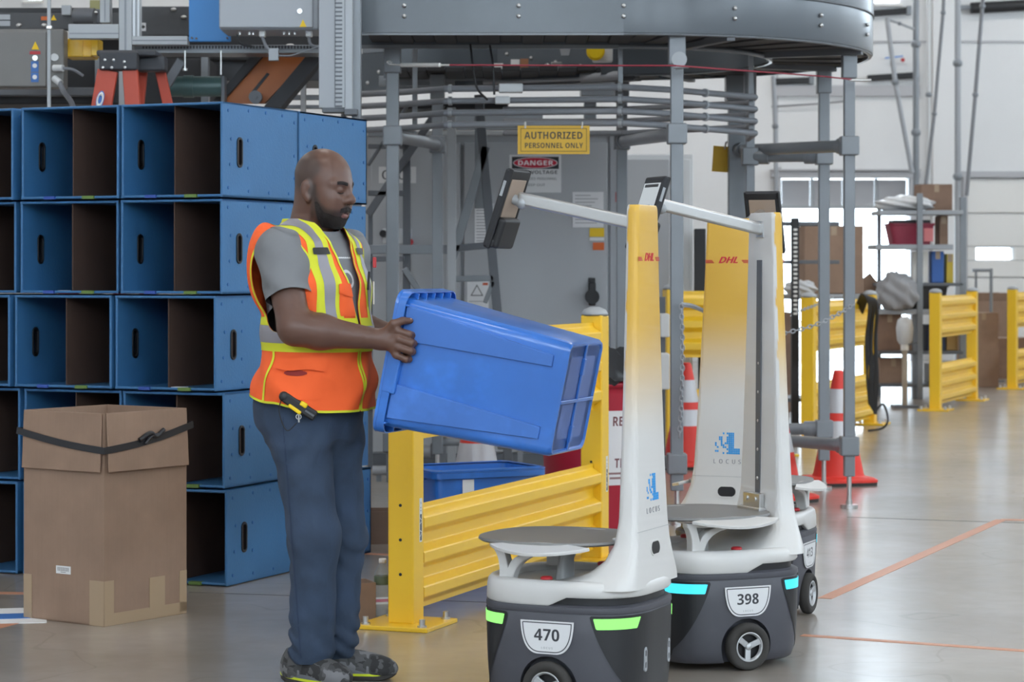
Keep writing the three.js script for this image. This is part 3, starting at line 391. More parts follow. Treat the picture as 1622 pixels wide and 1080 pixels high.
{
  const o = thing('storage_tote', 'large blue plastic tote tipped on its side in the hands of the worker', 'tote', V(-0.328, 1.052, -7.9)); o.rotation.order = 'YXZ'; o.rotation.set(0, R(-20), R(-11.5));
  part('body', tote.body, mats.tote, o); part('rim', tote.rim, mats.tote, o);
  const fl = part('bottom', tote.floor, mats.toteScuffed, o, 'scuffed bottom with cross ribs'), L = 0.585, zb = 0.165, yb = 0.175;
  part('rib', [bx(0.008, 2 * yb, 0.016, L - 0.002, 0, 0, 0.003), bx(0.008, 0.012, 2 * zb, L - 0.002, -0.01, 0, 0.003), bx(0.012, 0.055, 0.022, L - 0.001, 0.1, 0, 0.003), bx(0.012, 0.055, 0.022, L - 0.001, -0.12, 0, 0.003)], mats.tote, fl);
  const ribM = mat('#4a80d4', 0.42, 0, { map: scuffTex });
  for (const s of [1, -1]) {                                    // tapered nesting ribs on both long sides
    const zs = (x) => 0.2 * lerp(1, 0.865, x / L), rib = (pts) => { const g = ext(shape(pts), 0.012, 0.003, 0); const k = Math.atan(0.2 * 0.135 / L); return s > 0 ? spun(g, 0, k, 0, 0, 0, 0.2 - 0.0045) : spun(spun(g, 0, 0, 0), 0, 0, 0).applyMatrix4(new THREE.Matrix4().makeScale(1, 1, -1)).applyMatrix4(new THREE.Matrix4().makeRotationY(-k)).translate(0, 0, -0.2 + 0.0045); };
    const fix = (g) => { if (s < 0) { const p = g.attributes.position, n = g.attributes.normal, a = p.array, b = n.array; for (let i = 0; i < p.count; i += 3) for (const arr of [a, b]) for (let c = 0; c < 3; c++) { const q = arr[(i + 1) * 3 + c]; arr[(i + 1) * 3 + c] = arr[(i + 2) * 3 + c]; arr[(i + 2) * 3 + c] = q; } } return g; };
    part('nesting_rib', fix(rib([[0.03, 0.19], [0.54, 0.135], [0.54, 0.098], [0.03, 0.075]])), ribM, o); part('nesting_rib', fix(rib([[0.03, -0.065], [0.54, -0.095], [0.54, -0.135], [0.03, -0.18]])), ribM, o);
    part('handle_ledge', bx(0.05, 0.2, 0.03, 0.022, 0.0, s * 0.207, 0.008), mats.tote, o);
    for (const y of [0.19, -0.195]) part('rim_rib', bx(0.035, 0.006, 0.02, 0.02, y, s * 0.208, 0.001), mats.tote, o);
  }
  for (const s of [1, -1]) for (let i = 0; i < 5; i++) part('rim_rib', bx(0.036, 0.024, 0.006, 0.02, s * 0.216, -0.14 + i * 0.07, 0.001), mats.tote, o);
  part('label', bx(0.07, 0.0012, 0.08, 0.12, 0.2085, 0.06), mat('#b9a6b4', 0.5), o, 'worn pale label').rotation.z = -R(2.8);
}

// ---------------------------------------------------------------- yellow guard barriers
const ribbed = (L, hh, n) => {                                 // ribbed rail sheet: local x along, y up, z out
  const pts = [[0, 0]], st = hh / n; for (let i = 0; i < n; i++) { const y = i * st; pts.push([0, y + st * 0.13], [0.004, y + st * 0.17], [0.036, y + st * 0.33], [0.04, y + st * 0.37], [0.04, y + st * 0.63], [0.036, y + st * 0.67], [0.004, y + st * 0.83], [0, y + st * 0.87]); } pts.push([0, hh]);
  const back = pts.map(([z, y]) => [z - 0.006, y]).reverse(); const s = shape([...pts, ...back]); return spun(ext(s, L), 0, -PI / 2, 0);   // x of the profile becomes z
};
const squareTube = (w, hh) => bx(w, hh, w, 0, hh / 2, 0, 0.008);
const stickerMat = canvasMat(40, 180, (g, w, hq) => { g.fillStyle = '#d8d8d6'; g.fillRect(0, 0, w, hq); g.fillStyle = '#3c3c3e'; g.fillRect(8, 66, 24, 108); g.strokeStyle = '#d8d8d6'; g.lineWidth = 4; for (let i = 0; i < 4; i++) { g.beginPath(); g.moveTo(8, 80 + i * 26); g.lineTo(32, 92 + i * 24 - (i % 2) * 20); g.stroke(); } g.fillStyle = '#77777a'; g.fillRect(16, 14, 8, 10); g.fillRect(14, 36, 10, 6); g.fillRect(14, 48, 10, 6); });
function barrier(A, Bp, label, o = {}) {
  const hh = o.h ?? 1.125, w = 0.105, d = Bp.clone().sub(A), L = d.length(), t = thing('guard_barrier', label, 'barrier', A.clone(), -Math.atan2(d.z, d.x), o.group);
  const sgn = o.face ?? 1;
  for (const [i, x] of [[0, 0], [1, L]]) {
    if (o.skip === i) continue;
    const p = part('post', squareTube(w, hh).translate(x, 0.012, 0), mats.yellow, t); part('base_plate', bx(0.30, 0.016, 0.30, x, 0.008, 0, 0.003), mats.yellow, p);
    part('post_cap', lathe([[0, 0.03], [0.02, 0.029], [0.05, 0.018], [0.062, 0], [0.062, -0.012], [0, -0.012]], 28).scale(1, 1, 1).translate(x, hh + 0.022, 0), mats.aluMatt, p, 'pale grey domed cap');
    for (const [a, b] of [[-1, -1], [1, -1], [1, 1], [-1, 1]]) part('anchor_bolt', [disc(0.018, 0.006, x + a * 0.115, 0.019, b * 0.115), disc(0.012, 0.03, x + a * 0.115, 0.03, b * 0.115, 'y', 6)], mats.chrome, p);
    if (o.detail) { part('bolt_holes', [0.2, 0.33, 0.46].map((y) => disc(0.006, 0.002, x - (sgn > 0 ? 0 : 0) - w / 2 - 0.0006, y, 0.0, 'x', 12)), mats.black, p); part('sticker', uv01(bx(0.026, 0.165, 0.0012, x + 0.018, 0.40, sgn * (w / 2 + 0.0008))), stickerMat, p, 'white sticker with dark marks'); }
  }
  for (const [y0, y1, n] of o.panels ?? [[0.055, 0.452, 3], [0.70, 1.105, 3]]) { const g = ribbed(L - w - 0.006, y1 - y0, n); if (sgn < 0) g.applyMatrix4(new THREE.Matrix4().makeRotationY(PI)); part('ribbed_panel', g.translate(L / 2, y0, sgn * 0.012), mats.yellow, t); }
  return t;
}
const nb0 = V((643 - CX) / F * 9.08, 0, -9.08), nb1 = V(0.385, 0, -11.15);
barrier(nb0, nb1, 'yellow ribbed guard barrier standing behind the green-lit robot and the held tote', { detail: true });
barrier(gnd(1281, 697), gnd(1378, 672), 'yellow guard barrier with a black cable bundle hanging over its post');
barrier(gnd(1482, 650), gnd(1540, 634), 'yellow guard barrier in front of the cluttered shelving rack');
barrier(gnd(1604, 616), gnd(1690, 600), 'yellow guard barrier cut off by the right edge');
barrier(V(1.15, 0, -17.3), V(1.9, 0, -17.5), 'yellow guard barrier far behind the front robot masts', { panels: [[0.085, 0.49, 3], [0.72, 1.2, 3]], h: 1.2 });
// ---------------------------------------------------------------- traffic cones
const coneGeo = (() => {
  const r = (y) => lerp(0.162, 0.030, (y - 0.05) / 0.66), seg = (a, b, o = 0) => lathe([[r(a) + o, a], [r(b) + o, b]], 40);
  return { foot: [loft([superRing(0.205, 0.205, 6, 0.0), superRing(0.205, 0.205, 6, 0.02)])], base: [loft([superRing(0.208, 0.208, 6, 0.02), superRing(0.208, 0.208, 6, 0.035), superRing(0.195, 0.195, 5, 0.045), superRing(0.168, 0.168, 2.2, 0.052)]), lathe([[r(0.05) + 0.006, 0.05], [r(0.065), 0.065], [r(0.71), 0.71], [r(0.71) - 0.006, 0.717], [0.018, 0.715], [0.018, 0.69]], 40)], b1: [seg(0.29, 0.40, 0.0015)], b2: [seg(0.45, 0.60, 0.0015)] };
})();
for (const k of ['foot', 'base', 'b1', 'b2']) coneGeo[k] = join(coneGeo[k]);
function cone(p, turn, label, hScale = 1) {
  const o = thing('traffic_cone', label, 'cone', p, turn); part('rubber_foot', coneGeo.foot, mats.rubber, o, 'black rubber foot'); part('cone_body', coneGeo.base, mats.cone, o); part('reflective_band', coneGeo.b1, mats.coneBand, o, 'lower grey reflective band'); part('reflective_band', coneGeo.b2, mats.coneBand, o, 'upper grey reflective band'); return o;
}
cone(gnd(1328, 766), R(14), 'orange traffic cone standing in the open beside the last spiral leg'); cone(V(1.53, 0, -14.0), R(40), 'orange traffic cone half hidden behind the mast of the 398 robot');
cone(V(1.195, 0, -16.4), R(8), 'orange traffic cone behind the chained leg of the spiral'); cone(V(-0.195, 0, -13.2), R(20), 'orange traffic cone behind the small blue tote, mostly covered by the held tote');

// ---------------------------------------------------------------- red bin for trash
{
  const p = V(0.42, 0, -12.25), o = thing('trash_can', 'large red trash can with a black liner and white sign behind the barrier post', 'trash can', p);
  part('body', lathe([[0, 0], [0.20, 0], [0.215, 0.015], [0.255, 0.66], [0.26, 0.69], [0.272, 0.69], [0.276, 0.705], [0.27, 0.72], [0.25, 0.72], [0.245, 0.68], [0.2, 0.05]], 48), mats.redDark, o);
  const ring = []; for (let j = 0; j < 9; j++) { const r = []; for (let i = 0; i < 64; i++) { const a = -i / 64 * 2 * PI, t = j / 8, w = Math.sin(a * 7 + j) * 0.012 + Math.sin(a * 13 - j * 2) * 0.008 + Math.sin(a * 23 + j * 3) * 0.005; const rad = [0.276, 0.283, 0.286, 0.284, 0.282, 0.276, 0.266, 0.255, 0.24][j] + w, y = [0.70, 0.715, 0.75, 0.79, 0.825, 0.85, 0.86, 0.84, 0.76][j] + w * 1.2; r.push(V(Math.cos(a) * rad, y, Math.sin(a) * rad)); } ring.push(r); }
  part('liner', loft(ring, false, R(30)), mats.bagBlack, o, 'crumpled black bag');
  const sg = canvasMat(256, 256, (g, w) => { g.fillStyle = '#d9d6d6'; g.fillRect(0, 0, w, w); g.fillStyle = '#6a3a3c'; g.font = 'bold 44px sans-serif'; g.textAlign = 'center'; g.textAlign = 'left'; g.fillText('RED', 46, 52); g.textAlign = 'center'; g.fillText('TRASH', 128, 196); g.fillStyle = '#b3232f'; g.fillRect(106, 76, 44, 70); g.fillRect(96, 66, 64, 14); g.fillRect(118, 60, 20, 8); g.fillStyle = '#8c6a6a'; g.fillRect(20, 212, 216, 7); g.fillRect(40, 228, 176, 7); });
  const s = [], N = 14; const sy = 0.245, a0 = 0.90, aw = 0.58; const pos = [], idx = [], uv = []; for (let j = 0; j <= 1; j++) for (let i = 0; i <= N; i++) { const a = a0 + aw - (i / N) * 2 * aw, y = sy + j * 0.34, r = lerp(0.215, 0.255, (y - 0.015) / 0.645) + 0.0015; pos.push(Math.cos(a) * r, y, Math.sin(a) * r); uv.push(i / N, j); }
  for (let i = 0; i < N; i++) idx.push(i, i + 1, i + N + 1, i + 1, i + N + 2, i + N + 1); const g = new THREE.BufferGeometry(); g.setAttribute('position', new THREE.Float32BufferAttribute(pos, 3)); g.setAttribute('uv', new THREE.Float32BufferAttribute(uv, 2)); g.setIndex(idx); g.computeVertexNormals();
  o.scale.setScalar(1.1); part('sign', g, sg, o, 'white sign reading RED TRASH');
}
// ---------------------------------------------------------------- small things on the floor
{
  const S = toteShape(0.40, 0.38, 0.56, 0.006, 0.92), o = thing('storage_tote', 'small blue plastic tote standing upright on the floor behind the barrier', 'tote', V(-0.19, 0.40, -11.5)); o.rotation.set(0, R(28), -PI / 2); o.rotation.order = 'YXZ';
  part('body', S.body, mats.tote, o); part('rim', S.rim, mats.tote, o); part('bottom', S.floor, mats.tote, o); part('label', bx(0.05, 0.0015, 0.075, 0.07, 0.0, 0.19, 0), mats.paper, o, 'white label').rotation.set(PI / 2, 0, 0);
  for (const s of [1, -1]) part('handle_ledge', bx(0.045, 0.03, 0.14, 0.02, s * 0.292, 0, 0.006), mats.tote, o);
  const lab = o.children.find((c) => c.name === 'label'); lab.rotation.set(0, 0, 0); lab.geometry = bx(0.075, 0.06, 0.0015, 0.075, -0.12, 0.193);
}
function carton(p, turn, w, hh, d, label, o = {}) {
  const t = thing('carton', label, 'box', p, turn, o.group), m = o.m ?? mats.kraft, k = 0.006;
  if (o.open) { part('body', [bx(w, hh, k, 0, hh / 2, d / 2), bx(w, hh, k, 0, hh / 2, -d / 2), bx(k, hh, d, w / 2, hh / 2, 0), bx(k, hh, d, -w / 2, hh / 2, 0), bx(w, k, d, 0, k / 2, 0)], m, t); if (o.flaps) for (const s of [1, -1]) part('flap', spun(bx(w - 0.01, o.flaps, 0.004, 0, o.flaps / 2, 0), s * R(24), 0, 0, 0, hh, s * d / 2), m, t); }
  else { part('body', bx(w, hh, d, 0, hh / 2, 0, 0.006), m, t); part('flap', [bx(w / 2 - 0.002, 0.004, d - 0.004, -w / 4, hh + 0.002, 0), bx(w / 2 - 0.002, 0.004, d - 0.004, w / 4, hh + 0.002, 0)], m, t); part('packing_tape', [bx(0.05, 0.0015, d - 0.002, 0, hh + 0.0045, 0), bx(0.05, Math.min(0.08, hh / 2), 0.001, 0, hh - Math.min(0.04, hh / 4), d / 2 + 0.0006)], mats.packTape, t); }
  return t;
}
carton(V(-0.602, 0, -9.3), R(20), 0.11, 0.14, 0.13, 'tiny open brown carton on the floor beside the water bottle', { open: true });
carton(V(-0.625, 0, -11.9), R(12), 0.24, 0.16, 0.2, 'low open brown carton on the floor between blue bins and yellow post', { open: true });
{
  const o = thing('water_bottle', 'clear ribbed water bottle with white cap behind the yellow barrier post', 'bottle', V(-0.503, 0, -9.32)); const prof = [[0.001, 0.002], [0.028, 0.0], [0.032, 0.006]]; for (let i = 0; i < 6; i++) prof.push([0.032, 0.014 + i * 0.018], [0.0305, 0.021 + i * 0.018], [0.032, 0.028 + i * 0.018]);
  part('body', lathe([...prof, [0.0325, 0.125], [0.0325, 0.16], [0.03, 0.172], [0.016, 0.2], [0.0135, 0.205], [0.0135, 0.212]], 32), mats.bottle, o); part('label', lathe([[0.0329, 0.126], [0.0332, 0.128], [0.0332, 0.157], [0.0329, 0.159]], 32), mat('#5d6a55', 0.5), o, 'dark green paper label'); part('cap', lathe([[0.0, 0.226], [0.0135, 0.226], [0.0145, 0.223], [0.0145, 0.208], [0.0, 0.208]], 24), mats.white, o);
  const b = thing('leaflet', 'pink and white printed leaflet lying on the floor beside the bottle', 'leaflet', V(-0.55, 0, -9.75), R(15)); part('sheet', bx(0.14, 0.002, 0.2, 0, 0.001, 0), mats.paper, b); part('print', bx(0.13, 0.001, 0.08, 0, 0.0025, 0), mat('#c2426a', 0.6), b);
}

// ---------------------------------------------------------------- spiral conveyor on its legs
const SP = { x: 0.585, z: -14.1, r: 1.52, y: 2.593 };
{
  const o = thing('spiral_conveyor', 'large round grey spiral conveyor raised on square legs above the robots', 'conveyor', V(SP.x, 0, SP.z));
  const L = (p) => p.clone().sub(o.position), X0 = -1.42, half = (pts) => flat(new THREE.LatheGeometry(pts.map(([a, b]) => new THREE.Vector2(a, b)), 64, 0, PI)), cyl = (r, y0, y1, t) => join([half([[r - t, y0], [r, y0], [r, y1], [r - t, y1], [r - t, y0]]), bx(-X0, y1 - y0, t, X0 / 2, (y0 + y1) / 2, r - t / 2), bx(-X0 * (r < 1 ? 0.02 : 1), y1 - y0, t, X0 / 2 * (r < 1 ? 0.02 : 1), (y0 + y1) / 2, -r + t / 2)]);
  part('lower_band', cyl(1.52, SP.y, SP.y + 0.215, 0.012), mats.band, o); part('upper_band', cyl(1.525, SP.y + 0.219, SP.y + 1.0, 0.012), mats.band, o); part('band_seam', cyl(1.528, SP.y + 0.213, SP.y + 0.221, 0.01), mats.steelDark, o);
  part('inner_band', cyl(0.92, SP.y - 0.02, SP.y + 1.0, 0.012), mats.band, o); part('edge_rim', [cyl(1.512, SP.y - 0.012, SP.y + 0.002, 0.02), cyl(0.94, SP.y - 0.03, SP.y - 0.01, 0.02)], mats.steel, o);
  const sl = []; for (let i = 0; i <= 30; i++) { const a = -PI / 2 + i / 30 * PI, g = bx(0.57, 0.03, 0.115, 1.215, SP.y + 0.012 + 0.008 * (i % 2), 0, 0.004); sl.push(spun(g, 0, a, 0)); } for (const k of [1, -1]) for (let i = 1; i < 12; i++) sl.push(bx(0.112, 0.03, 0.57, -i * 0.118, SP.y + 0.012 + 0.008 * (i % 2), k * 1.215, 0.004));
  for (const g of sl) part('slat', g, mats.darkMachine, o);
  part('support_spoke', [0, 1, 2, 3].map((i) => spun(bx(0.58, 0.04, 0.05, 1.215, SP.y - 0.012, 0, 0.004), 0, -PI / 2 + (i + 0.5) * PI / 4, 0)), mats.steelDark, o);
  for (let i = 0; i < 7; i++) { const a = PI / 2 - (i - 2) * 0.4, c = i < 2 ? -1.15 + i * 0.6 : Math.cos(a) * 1.527, s = i < 2 ? 1.527 : Math.sin(a) * 1.527; for (const y of [0.085, 0.14, 0.3]) part('bolt', ball(0.012, c, SP.y + y, s, 1, 1, 1, 10), mats.chrome, o).userData.label = undefined; }
  // legs
  const legs = [[622, 13.25, 20], [1072, 12.72, 20], [1345, 13.6, 17], [1305, 14.75, 17], [1167, 15.35, 27], [985, 15.5, 17], [693, 15.25, 17], [1188, 14.9, 14]];
  legs.forEach(([px, d, w], i) => {
    const p = L(at(px, CY, d)), k = w * d / F, g = part('leg', bx(k, SP.y - 0.20, k, p.x, (SP.y + 0.24) / 2 - 0.04, p.z, 0.006), mats.steel, o, i === 2 ? 'square leg with a screw foot' : undefined);
    part('leg_cap', bx(k * 1.35, 0.16, k * 1.35, p.x, SP.y - 0.08, p.z, 0.008), mats.steel, g); part('foot', [rod(V(p.x, 0.02, p.z), V(p.x, 0.2, p.z), 0.014), disc(0.05, 0.02, p.x, 0.01, p.z), disc(0.02, 0.03, p.x, 0.03, p.z, 'y', 6)], mats.chrome, g);
  });
  const clampAt = (p) => bx(0.105, 0.11, 0.105, p.x, p.y, p.z, 0.01), strut = (a, b, r = 0.036) => { const A = L(a), B = L(b), u = B.clone().sub(A).normalize(); part('strut', [rod(A, B, r, 16), clampAt(A), clampAt(B), rod(A.clone().addScaledVector(u, 0.03), A.clone().addScaledVector(u, 0.12), r * 1.35), rod(B.clone().addScaledVector(u, -0.03), B.clone().addScaledVector(u, -0.12), r * 1.35)], mats.steel, o); };
  strut(at(622, 215, 13.25), at(693, 229, 15.25)); strut(at(985, 224, 15.5), at(1072, 212, 12.72)); strut(at(1167, 238, 15.35), at(1345, 231, 13.6)); strut(at(1188, 248, 14.9), at(1305, 247, 14.75)); strut(at(1167, 691, 15.35), at(1345, 706, 13.6)); strut(at(1188, 680, 14.9), at(1305, 679, 14.75)); strut(at(985, 722, 15.5), at(1072, 734, 12.72)); strut(at(622, 700, 13.25), at(693, 672, 15.25));
  part('warning_triangle', (() => { const g = ext(shape([[0, -0.05], [0.13, 0.0], [0, 0.05]]), 0.006); const p = L(at(1190, 95, 14.4)); return spun(g, 0, 0.3, 0, p.x, p.y, p.z); })(), mats.white, o, 'white pennant with a red mark'); part('pennant_print', (() => { const g = ext(shape([[0.012, -0.03], [0.07, 0.0], [0.012, 0.03]]), 0.008); const p = L(at(1190, 95, 14.4)); return spun(g, 0, 0.3, 0, p.x, p.y, p.z); })(), mats.redText, o);
}
{
  // ring of guide tubes below the spiral
  const ringPts = (y) => [[560, y + 11, 13.9], [640, y + 7, 13.6], [705, y + 2, 13.3], [985, y - 1, 13.1], [1060, y + 3, 13.35], [1196, y + 15, 13.9], [1185, y + 24, 14.6], [985, y + 34, 15.2], [800, y + 34, 15.2]];
  const o = built('guide_tube_rack', 'stack of four grey guide tubes running round below the spiral conveyor', 'guide tubes');
  [139, 158, 177, 196].forEach((y, i) => {
    const p = ringPts(y).map(([x, yy, d]) => at(x, yy, d)), seg = []; for (let k = 0; k < (i < 3 ? p.length - 1 : 6); k++) { seg.push(rod(p[k], p[k + 1], 0.0175, 12), ball(0.0178, p[k + 1].x, p[k + 1].y, p[k + 1].z)); }
    const t = part('guide_tube', seg, mats.cable, o); const c = []; for (const [a, b, f] of [[2, 3, 0.02], [2, 3, 0.98], [4, 5, 0.4]]) { const A = p[a].clone().lerp(p[b], f), B = p[a].clone().lerp(p[b], f + 0.02); c.push(rod(A, B, 0.025, 12)); } part('coupling', c, mats.steelLight, t);
  });
  part('junction_box', pbox(790, 132, 828, 146, 13.12, 0.08, 0.006), mats.cabinetLight, o); part('junction_box', pbox(784, 152, 808, 164, 13.12, 0.07, 0.006), mats.cabinetLight, o);
  for (const [x, d] of [[657, 13.62], [983, 13.2], [1190, 13.95]]) part('tube_hanger', pbox(x - 4, 70, x + 4, 205, d, 0.03, 0.004), mats.steel, o);
  part('cable', [tube([at(745, 70, 13), at(750, 110, 12.95), at(756, 140, 12.95), at(772, 158, 13)], 0.006, 30), tube([at(776, 72, 13), at(781, 105, 12.95), at(783, 150, 12.95)], 0.006, 24)], mats.cableBlack, o);
}
{
  const o = built('infeed_conveyor', 'straight grey conveyor beam with bolts rising through the middle of the spiral', 'conveyor'), A = at(575, 116, 16.2), B = at(1010, 92, 15.1);
  const dir = B.clone().sub(A), up = V(0, 1, 0); part('side_plate', beam(A, B, 0.06, 0.26, 0.006, up), mats.band, o); part('top_rail', beam(A.clone().add(V(0, 0.24, -0.1)), B.clone().add(V(0, 0.24, -0.1)), 0.05, 0.2, 0.006, up), mats.steel, o); part('lower_flange', beam(A.clone().add(V(0, -0.13, -0.02)), B.clone().add(V(0, -0.13, -0.02)), 0.1, 0.022, 0, up), mats.steelDark, o);
  part('belt', beam(A.clone().add(V(0, 0.02, -0.32)), B.clone().add(V(0, 0.02, -0.32)), 0.55, 0.05, 0.004, up), mats.darkMachine, o);
  const bl = []; for (let i = 0; i < 22; i++) { const p = A.clone().lerp(B, 0.02 + i / 23), e = (i * 7 % 5) * 0.035 - 0.07; bl.push(ball(0.014, p.x, p.y + e, p.z + 0.035, 1, 1, 0.8, 8)); } for (const g of bl) part('bolt', g, mats.chrome, o);
  const stk = (x0, y0, x1, y1, m) => part('sticker', pbox(x0, y0, x1, y1, 15.35, 0.003), m, o); stk(809, 94, 823, 110, mats.paper); stk(824, 93, 837, 108, mat('#9a6a4a', 0.6)); stk(782, 100, 797, 109, mats.paper);
  part('latch', [tube([at(862, 105, 15.2), at(868, 102, 15.15), at(872, 112, 15.15), at(862, 110, 15.2)], 0.008, 20), pbox(873, 98, 890, 112, 15.2, 0.02, 0.003)], mats.chrome, o);
  part('cylinder', [rod(at(920, 123, 15.1), at(985, 119, 15.0), 0.03), rod(at(765, 131, 15.2), at(925, 125, 15.1), 0.012)], mats.steelLight, o); part('hanging_plate', ext(shape([[-0.045, 0.05], [0.045, 0.05], [0.025, -0.05], [-0.025, -0.05]]), 0.01).translate(...at(895, 75, 15).toArray()), mats.steelLight, o);
}
{
  const o = built('cross_conveyor', 'low grey conveyor section behind the guide tubes with a dark belt', 'conveyor'); part('frame', pbox(600, 120, 720, 136, 15.7, 0.05, 0.004), mats.steel, o); part('frame', pbox(690, 176, 860, 206, 17.6, 0.5, 0.01), mats.steel, o); part('belt', pbox(612, 160, 805, 172, 16.0, 0.5, 0.01), mats.darkMachine, o); part('frame_leg', [pbox(752, 165, 768, 330, 16.3, 0.06, 0.004)], mats.steel, o); part('hood', pbox(925, 140, 945, 195, 16.8, 0.1, 0.01), mats.steel, o); part('hood', pbox(920, 125, 990, 152, 16.6, 0.3, 0.01), mats.steel, o);
}
// emergency stop caps and the pull cord
for (const [x, y, r, d, w] of [[943, 82, 14.5, 14.6, 'under the spiral conveyor'], [589, 8, 13.5, 12.9, 'at the left end of the spiral band']]) {
  const o = built('stop_switch', 'round yellow capped pull cord switch ' + w, 'switch'), c = at(x, y, d), k = r * d / F; part('cap', [disc(k, 0.03, c.x, c.y, c.z + 0.04, 'z', 32), disc(k * 0.8, 0.04, c.x, c.y, c.z + 0.045, 'z', 32)], mats.yellowCap, o, 'yellow round cap'); part('housing', bx(k * 2.2, k * 2.2, 0.1, c.x + k * 0.8, c.y, c.z - 0.03, 0.01), mats.cabinetLight, o); part('bracket', bx(0.02, 0.3, 0.04, c.x + k * 0.8, c.y + 0.16, c.z - 0.05), mats.steel, o);
}
{
  const o = built('pull_cord', 'thin red emergency pull cord strung along the spiral with a white spring sleeve', 'cord'), d0 = 12.55, p = [[712, 103, 12.6], [985, 104, 12.5], [1070, 104, 12.4], [1305, 121, 13.3], [1350, 126, 13.4]].map((q) => at(...q)), sg = []; for (let i = 0; i < p.length - 1; i++) sg.push(rod(p[i], p[i + 1], 0.0042, 8)); part('cord', sg, mats.redCord, o);
  part('spring_sleeve', [rod(at(636, 103, 12.9), at(697, 103, 12.65), 0.011, 14), rod(at(618, 102, 13.05), at(637, 103, 12.9), 0.004, 8), rod(at(697, 103, 12.65), at(712, 103, 12.6), 0.005, 8)], mats.white, o, 'white spring sleeve'); part('eye_bolt', [tube([at(618, 102, 13.05), at(614, 99, 13.05), at(617, 97, 13.05), at(621, 100, 13.05)], 0.006, 20), rod(at(1345, 127, 13.4), at(1380, 127, 13.4), 0.008)], mats.chrome, o);
  const c = at(1076, 94, 12.5); part('pulley', [disc(0.04, 0.015, c.x, c.y, c.z, 'z'), bx(0.04, 0.09, 0.01, c.x, c.y - 0.01, c.z - 0.01, 0.003), bx(0.08, 0.012, 0.03, c.x + 0.01, c.y - 0.04, c.z, 0.003)], mats.steelLight, o);
}
